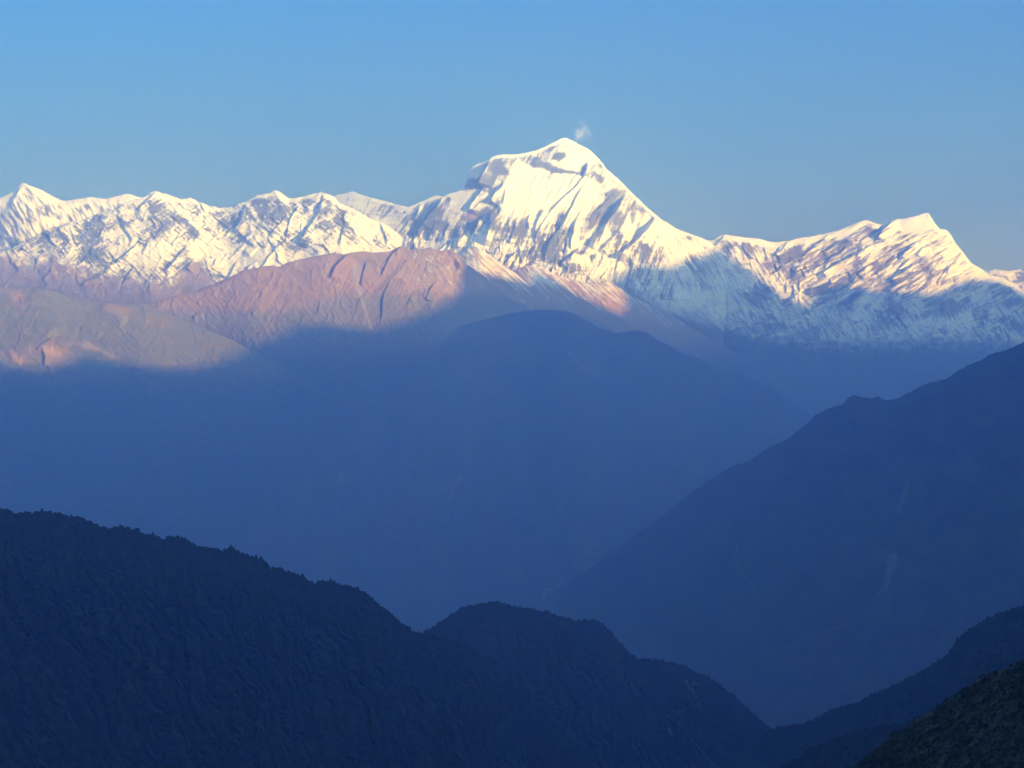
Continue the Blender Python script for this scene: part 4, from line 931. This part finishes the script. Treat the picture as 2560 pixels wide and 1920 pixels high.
def wood(surface, label, x0, x1, n, ymax, size, seed):
    x = rng.uniform(x0, x1, n); cy = crest_y(surface, x)
    y = cy + (ymax - cy) * rng.uniform(0, 1, n) ** 1.15
    den = fbm(x / 60, y / 40, 4, seed=seed) + .55
    k = (rng.uniform(0, 1, n) < np.clip(den * 1.1, .08, 1)) & (y < ymax)
    nc = n // 8                                              # the line of trees on the crest
    xc = rng.uniform(x0, x1, nc); yc_ = crest_y(surface, xc) + rng.uniform(0, 7, nc)
    kc = rng.uniform(0, 1, nc) < np.clip(.30 + .9 * fbm(xc / 26, xc * 0 + 2, 4, seed=seed + 3), .03, 1)
    x = np.concatenate([x[k], xc[kc]]); y = np.concatenate([y[k], yc_[kc]])
    P, ok = sample(surface, x, y); P = P[ok]
    m_ = len(P)
    h = size * rng.uniform(.45, 1.0, m_) * np.where(rng.uniform(0, 1, m_) < .05, 1.5, 1)
    V, Fc, col = crowns(P - np.array([0, 0, 1.5]), h * rng.uniform(.38, .6, m_), h)
    o = link(bpy.data.objects.new("forest", tri_mesh("forest", V, Fc, col, LEAF)))
    tag(o, label, "forest", "stuff")
    return o
wood("forested_ridge", "dense dark forest covering the ridge that descends from the left edge", -60, 1480, 26000, 1990, 10.0, 501)
wood("rounded_forested_hill", "dense dark forest covering the rounded hill in the middle of the valley", 1000, 2020, 12000, 1960, 11.0, 511)
wood("wooded_shoulder", "dense dark forest covering the shoulder that slopes from the right edge", 1900, 2640, 9000, 1960, 9.0, 521)
wood("lower_wooded_spur", "dark forest on the lowest spur beside the near scrubby slope", 1950, 2500, 4000, 1960, 8.0, 531)

# scrub and tufts on the near slope
n = 15000
x = rng.uniform(2060, 2660, n); cy = crest_y("near_scrubby_slope", x)
y = cy + rng.uniform(0, 1, n) ** 1.1 * (2020 - cy)
k = rng.uniform(0, 1, n) < np.clip(.45 + 1.1 * fbm(x / 45, y / 26, 4, seed=541), .06, 1)
P, ok = sample("near_scrubby_slope", x[k], y[k]); P = P[ok]
h = rng.gamma(3.0, .30, len(P)).clip(.25, 2.6)
V, Fc, col = crowns(P - np.array([0, 0, .15]), h * rng.uniform(.5, .9, len(P)), h, .34, .1)
tag(link(bpy.data.objects.new("scrub", tri_mesh("scrub", V, Fc, col, BUSH))), "low scrub and dry grass tufts on the nearest slope, lower right", "scrub", "stuff")

# single trees that stand up from the crest of the left ridge
CV, CF = ico(2)
def make_tree(loc, h, seed):
    r_ = np.random.default_rng(seed)
    root = link(bpy.data.objects.new("tree", None)); root.location = loc
    tag(root, "small dark tree standing up from the crest of the left forested ridge", "tree", group="trees on the crest of the left forested ridge")
    Vs, Fs, Cs = [], [], []; off = 0
    for k in range(26):                                       # leaf clumps up a tapering crown
        t = k / 25.0; rr = h * (.23 * (1 - t) + .05)
        ang = k * 2.4; p = np.array([math.cos(ang) * rr * .8, math.sin(ang) * rr * .8, h * (.26 + .70 * t)])
        v = IV * (1 + r_.normal(0, .3, (len(IV), 1)).clip(-.5, .6)) * np.array([rr * .8, rr * .8, h * .085]) + p
        Vs.append(v); Fs.append(IF + off); off += len(v); Cs.append(np.full(len(v), r_.uniform(0, .7)))
    cr = link(bpy.data.objects.new("crown", tri_mesh("crown", np.concatenate(Vs), np.concatenate(Fs), np.concatenate(Cs), LEAF))); cr.parent = root
    ns = 7; rings = [(-1.2, .05), (h * .3, .035), (h * .62, .022), (h * .92, .008)]
    V = np.array([(math.cos(2 * math.pi * i / ns) * q * h, math.sin(2 * math.pi * i / ns) * q * h, z) for z, q in rings for i in range(ns)])
    Fq = np.array([(j * ns + i, j * ns + (i + 1) % ns, (j + 1) * ns + (i + 1) % ns, (j + 1) * ns + i) for j in range(len(rings) - 1) for i in range(ns)])
    tr = link(bpy.data.objects.new("trunk", tri_mesh("trunk", V, Fq, None, BARK, True))); tr.parent = root
    return root
for k, (x, h) in enumerate([(105, 13), (382, 14), (577, 15), (583, 12), (640, 14), (652, 17), (657, 15), (664, 18), (668, 13), (756, 17), (760, 12), (826, 13), (845, 12), (931, 13), (1024, 12)]):
    P, _ = sample("forested_ridge", np.array([float(x)]), np.array([crest_y("forested_ridge", x) + 1.0]))
    make_tree(Vector(P[0]), h, 600 + k)

# ------------------------------------------------------------------ river and roads, laid over the slopes
def plain(name, col, rough=.9):
    m, nt, b = new_mat(name); b.inputs["Roughness"].default_value = rough
    nn = noise_node(nt, .05, 5, .6)
    nt.links.new(ramp(nt, nn.outputs["Fac"], [(.3, tuple(.8 * q for q in col)), (.7, col)]).outputs[0], b.inputs["Base Color"])
    return m
M_RIVER = plain("pale_river_gravel", (.42, .42, .40)); M_ROAD = plain("dirt_road", (.20, .175, .14))
def ribbon(name, label, cat, pts, width, mat, lift):
    P = []
    for (ax, ay), (bx, by) in zip(pts[:-1], pts[1:]):
        n_ = max(2, int(math.hypot(bx - ax, by - ay) / 2.5))
        for t in np.arange(n_) / n_: P.append((ax + t * (bx - ax), ay + t * (by - ay)))
    P.append(pts[-1])
    Q = np.array([front(x + .8 * gnoise(np.array([x / 9.]), np.array([y / 9.]), 3)[0], y) for x, y in P])
    Q[:, 1] = np.convolve(np.pad(Q[:, 1], 2, 'edge'), np.ones(5) / 5, 'valid')
    T = np.gradient(Q, axis=0); T /= np.linalg.norm(T, axis=1)[:, None]
    up = np.array([0, -.6, .8]); Sd = np.cross(T, up); Sd /= np.linalg.norm(Sd, axis=1)[:, None]
    wd = width * (.7 + .5 * np.abs(gnoise(np.arange(len(Q)) / 3.0, np.zeros(len(Q)), 9)))[:, None]
    Qn = Q + up * lift
    lowr = -up * (lift + 6)
    V = np.concatenate([Qn - Sd * wd / 2, Qn + Sd * wd / 2, Qn + Sd * wd / 2 + lowr, Qn - Sd * wd / 2 + lowr]); n_ = len(Q)
    i = np.arange(n_ - 1); Fq = np.concatenate([np.stack([a * n_ + i, b * n_ + i, b * n_ + i + 1, a * n_ + i + 1], -1) for a, b in ((0, 1), (1, 2), (2, 3), (3, 0))])
    o = link(bpy.data.objects.new(name, tri_mesh(name, V, Fq, None, mat, True)))
    tag(o, label, cat, "structure"); return o
Z5 = lambda p: zc(p, 800, 1300, 2.458)
Z7 = lambda p: zc(p, 1660, 1400, 2.458)
ribbon("river", "pale braided river bend at the bottom of the hazy valley", "river", Z5([(1366, 495), (1380, 462), (1376, 440), (1395, 420), (1412, 432)]), 22, M_RIVER, 6)
ribbon("river", "pale side stream joining the river bend in the hazy valley", "river", Z5([(1412, 432), (1445, 420), (1480, 392), (1502, 372)]), 14, M_RIVER, 6)
ribbon("road", "thin pale road descending the foot of the dark blue ridge", "road", Z7([(430, 20), (480, 80), (530, 160), (580, 220), (606, 270), (616, 340), (610, 420), (625, 490)]), 5, M_ROAD, 4)
ribbon("road", "thin pale road winding along the foot of the dark blue ridge", "road", Z7([(550, 625), (552, 570), (600, 580), (660, 570), (710, 540), (800, 525), (840, 490), (880, 470), (960, 445), (1040, 425), (1130, 395), (1190, 370), (1240, 330), (1300, 250), (1340, 190)]), 5, M_ROAD, 4)

# ------------------------------------------------------------------ the wisp of cloud beside the summit
me = tri_mesh("cloud", CV * np.array([230., 120., 330.]), CF, None, None, True)
cl = link(bpy.data.objects.new("cloud", me))
DC = 36300.0
cl.location = ((1454 - W / 2) / F * DC, DC, CZ + (YH - 331) / F * DC); cl.rotation_euler = (0, math.radians(22), 0)
m, nt, b = new_mat("thin_cloud"); nt.nodes.remove(b); out = [k for k in nt.nodes if k.type == 'OUTPUT_MATERIAL'][0]
tc = nt.nodes.new("ShaderNodeTexCoord")
def vm(op, a, bb=None):
    k = nt.nodes.new("ShaderNodeVectorMath"); k.operation = op
    nt.links.new(a, k.inputs[0])
    if bb is not None: k.inputs[1].default_value = bb
    return k
def mm(op, a, bb, clamp=False):
    k = nt.nodes.new("ShaderNodeMath"); k.operation = op; k.use_clamp = clamp
    for i_, q in enumerate((a, bb)):
        if isinstance(q, (int, float)): k.inputs[i_].default_value = q
        else: nt.links.new(q, k.inputs[i_])
    return k.outputs[0]
unit = vm('DIVIDE', tc.outputs["Object"], (230., 120., 330.))
ln = vm('LENGTH', unit.outputs[0]).outputs["Value"]
nz = nt.nodes.new("ShaderNodeTexNoise"); nz.inputs["Scale"].default_value = .008; nz.inputs["Detail"].default_value = 6; nz.inputs["Roughness"].default_value = .62; nz.inputs["Distortion"].default_value = .8
nt.links.new(tc.outputs["Object"], nz.inputs["Vector"])
fall = mm('SUBTRACT', 1.0, ln, True)
den = mm('MULTIPLY', mm('SUBTRACT', mm('ADD', nz.outputs["Fac"], mm('MULTIPLY', fall, .30)), .60, True), .04)
pv = nt.nodes.new("ShaderNodeVolumePrincipled"); pv.inputs["Color"].default_value = (1, 1, 1, 1); pv.inputs["Density Attribute"].default_value = ""
nt.links.new(den, pv.inputs["Density"]); nt.links.new(pv.outputs[0], out.inputs["Volume"])
m.cycles.volume_step_rate = .2
cl.data.materials.append(m)
tag(cl, "small thin white cloud wisp just right of the highest summit", "cloud", "thing")
print("total", round(time.time() - _t0, 1))
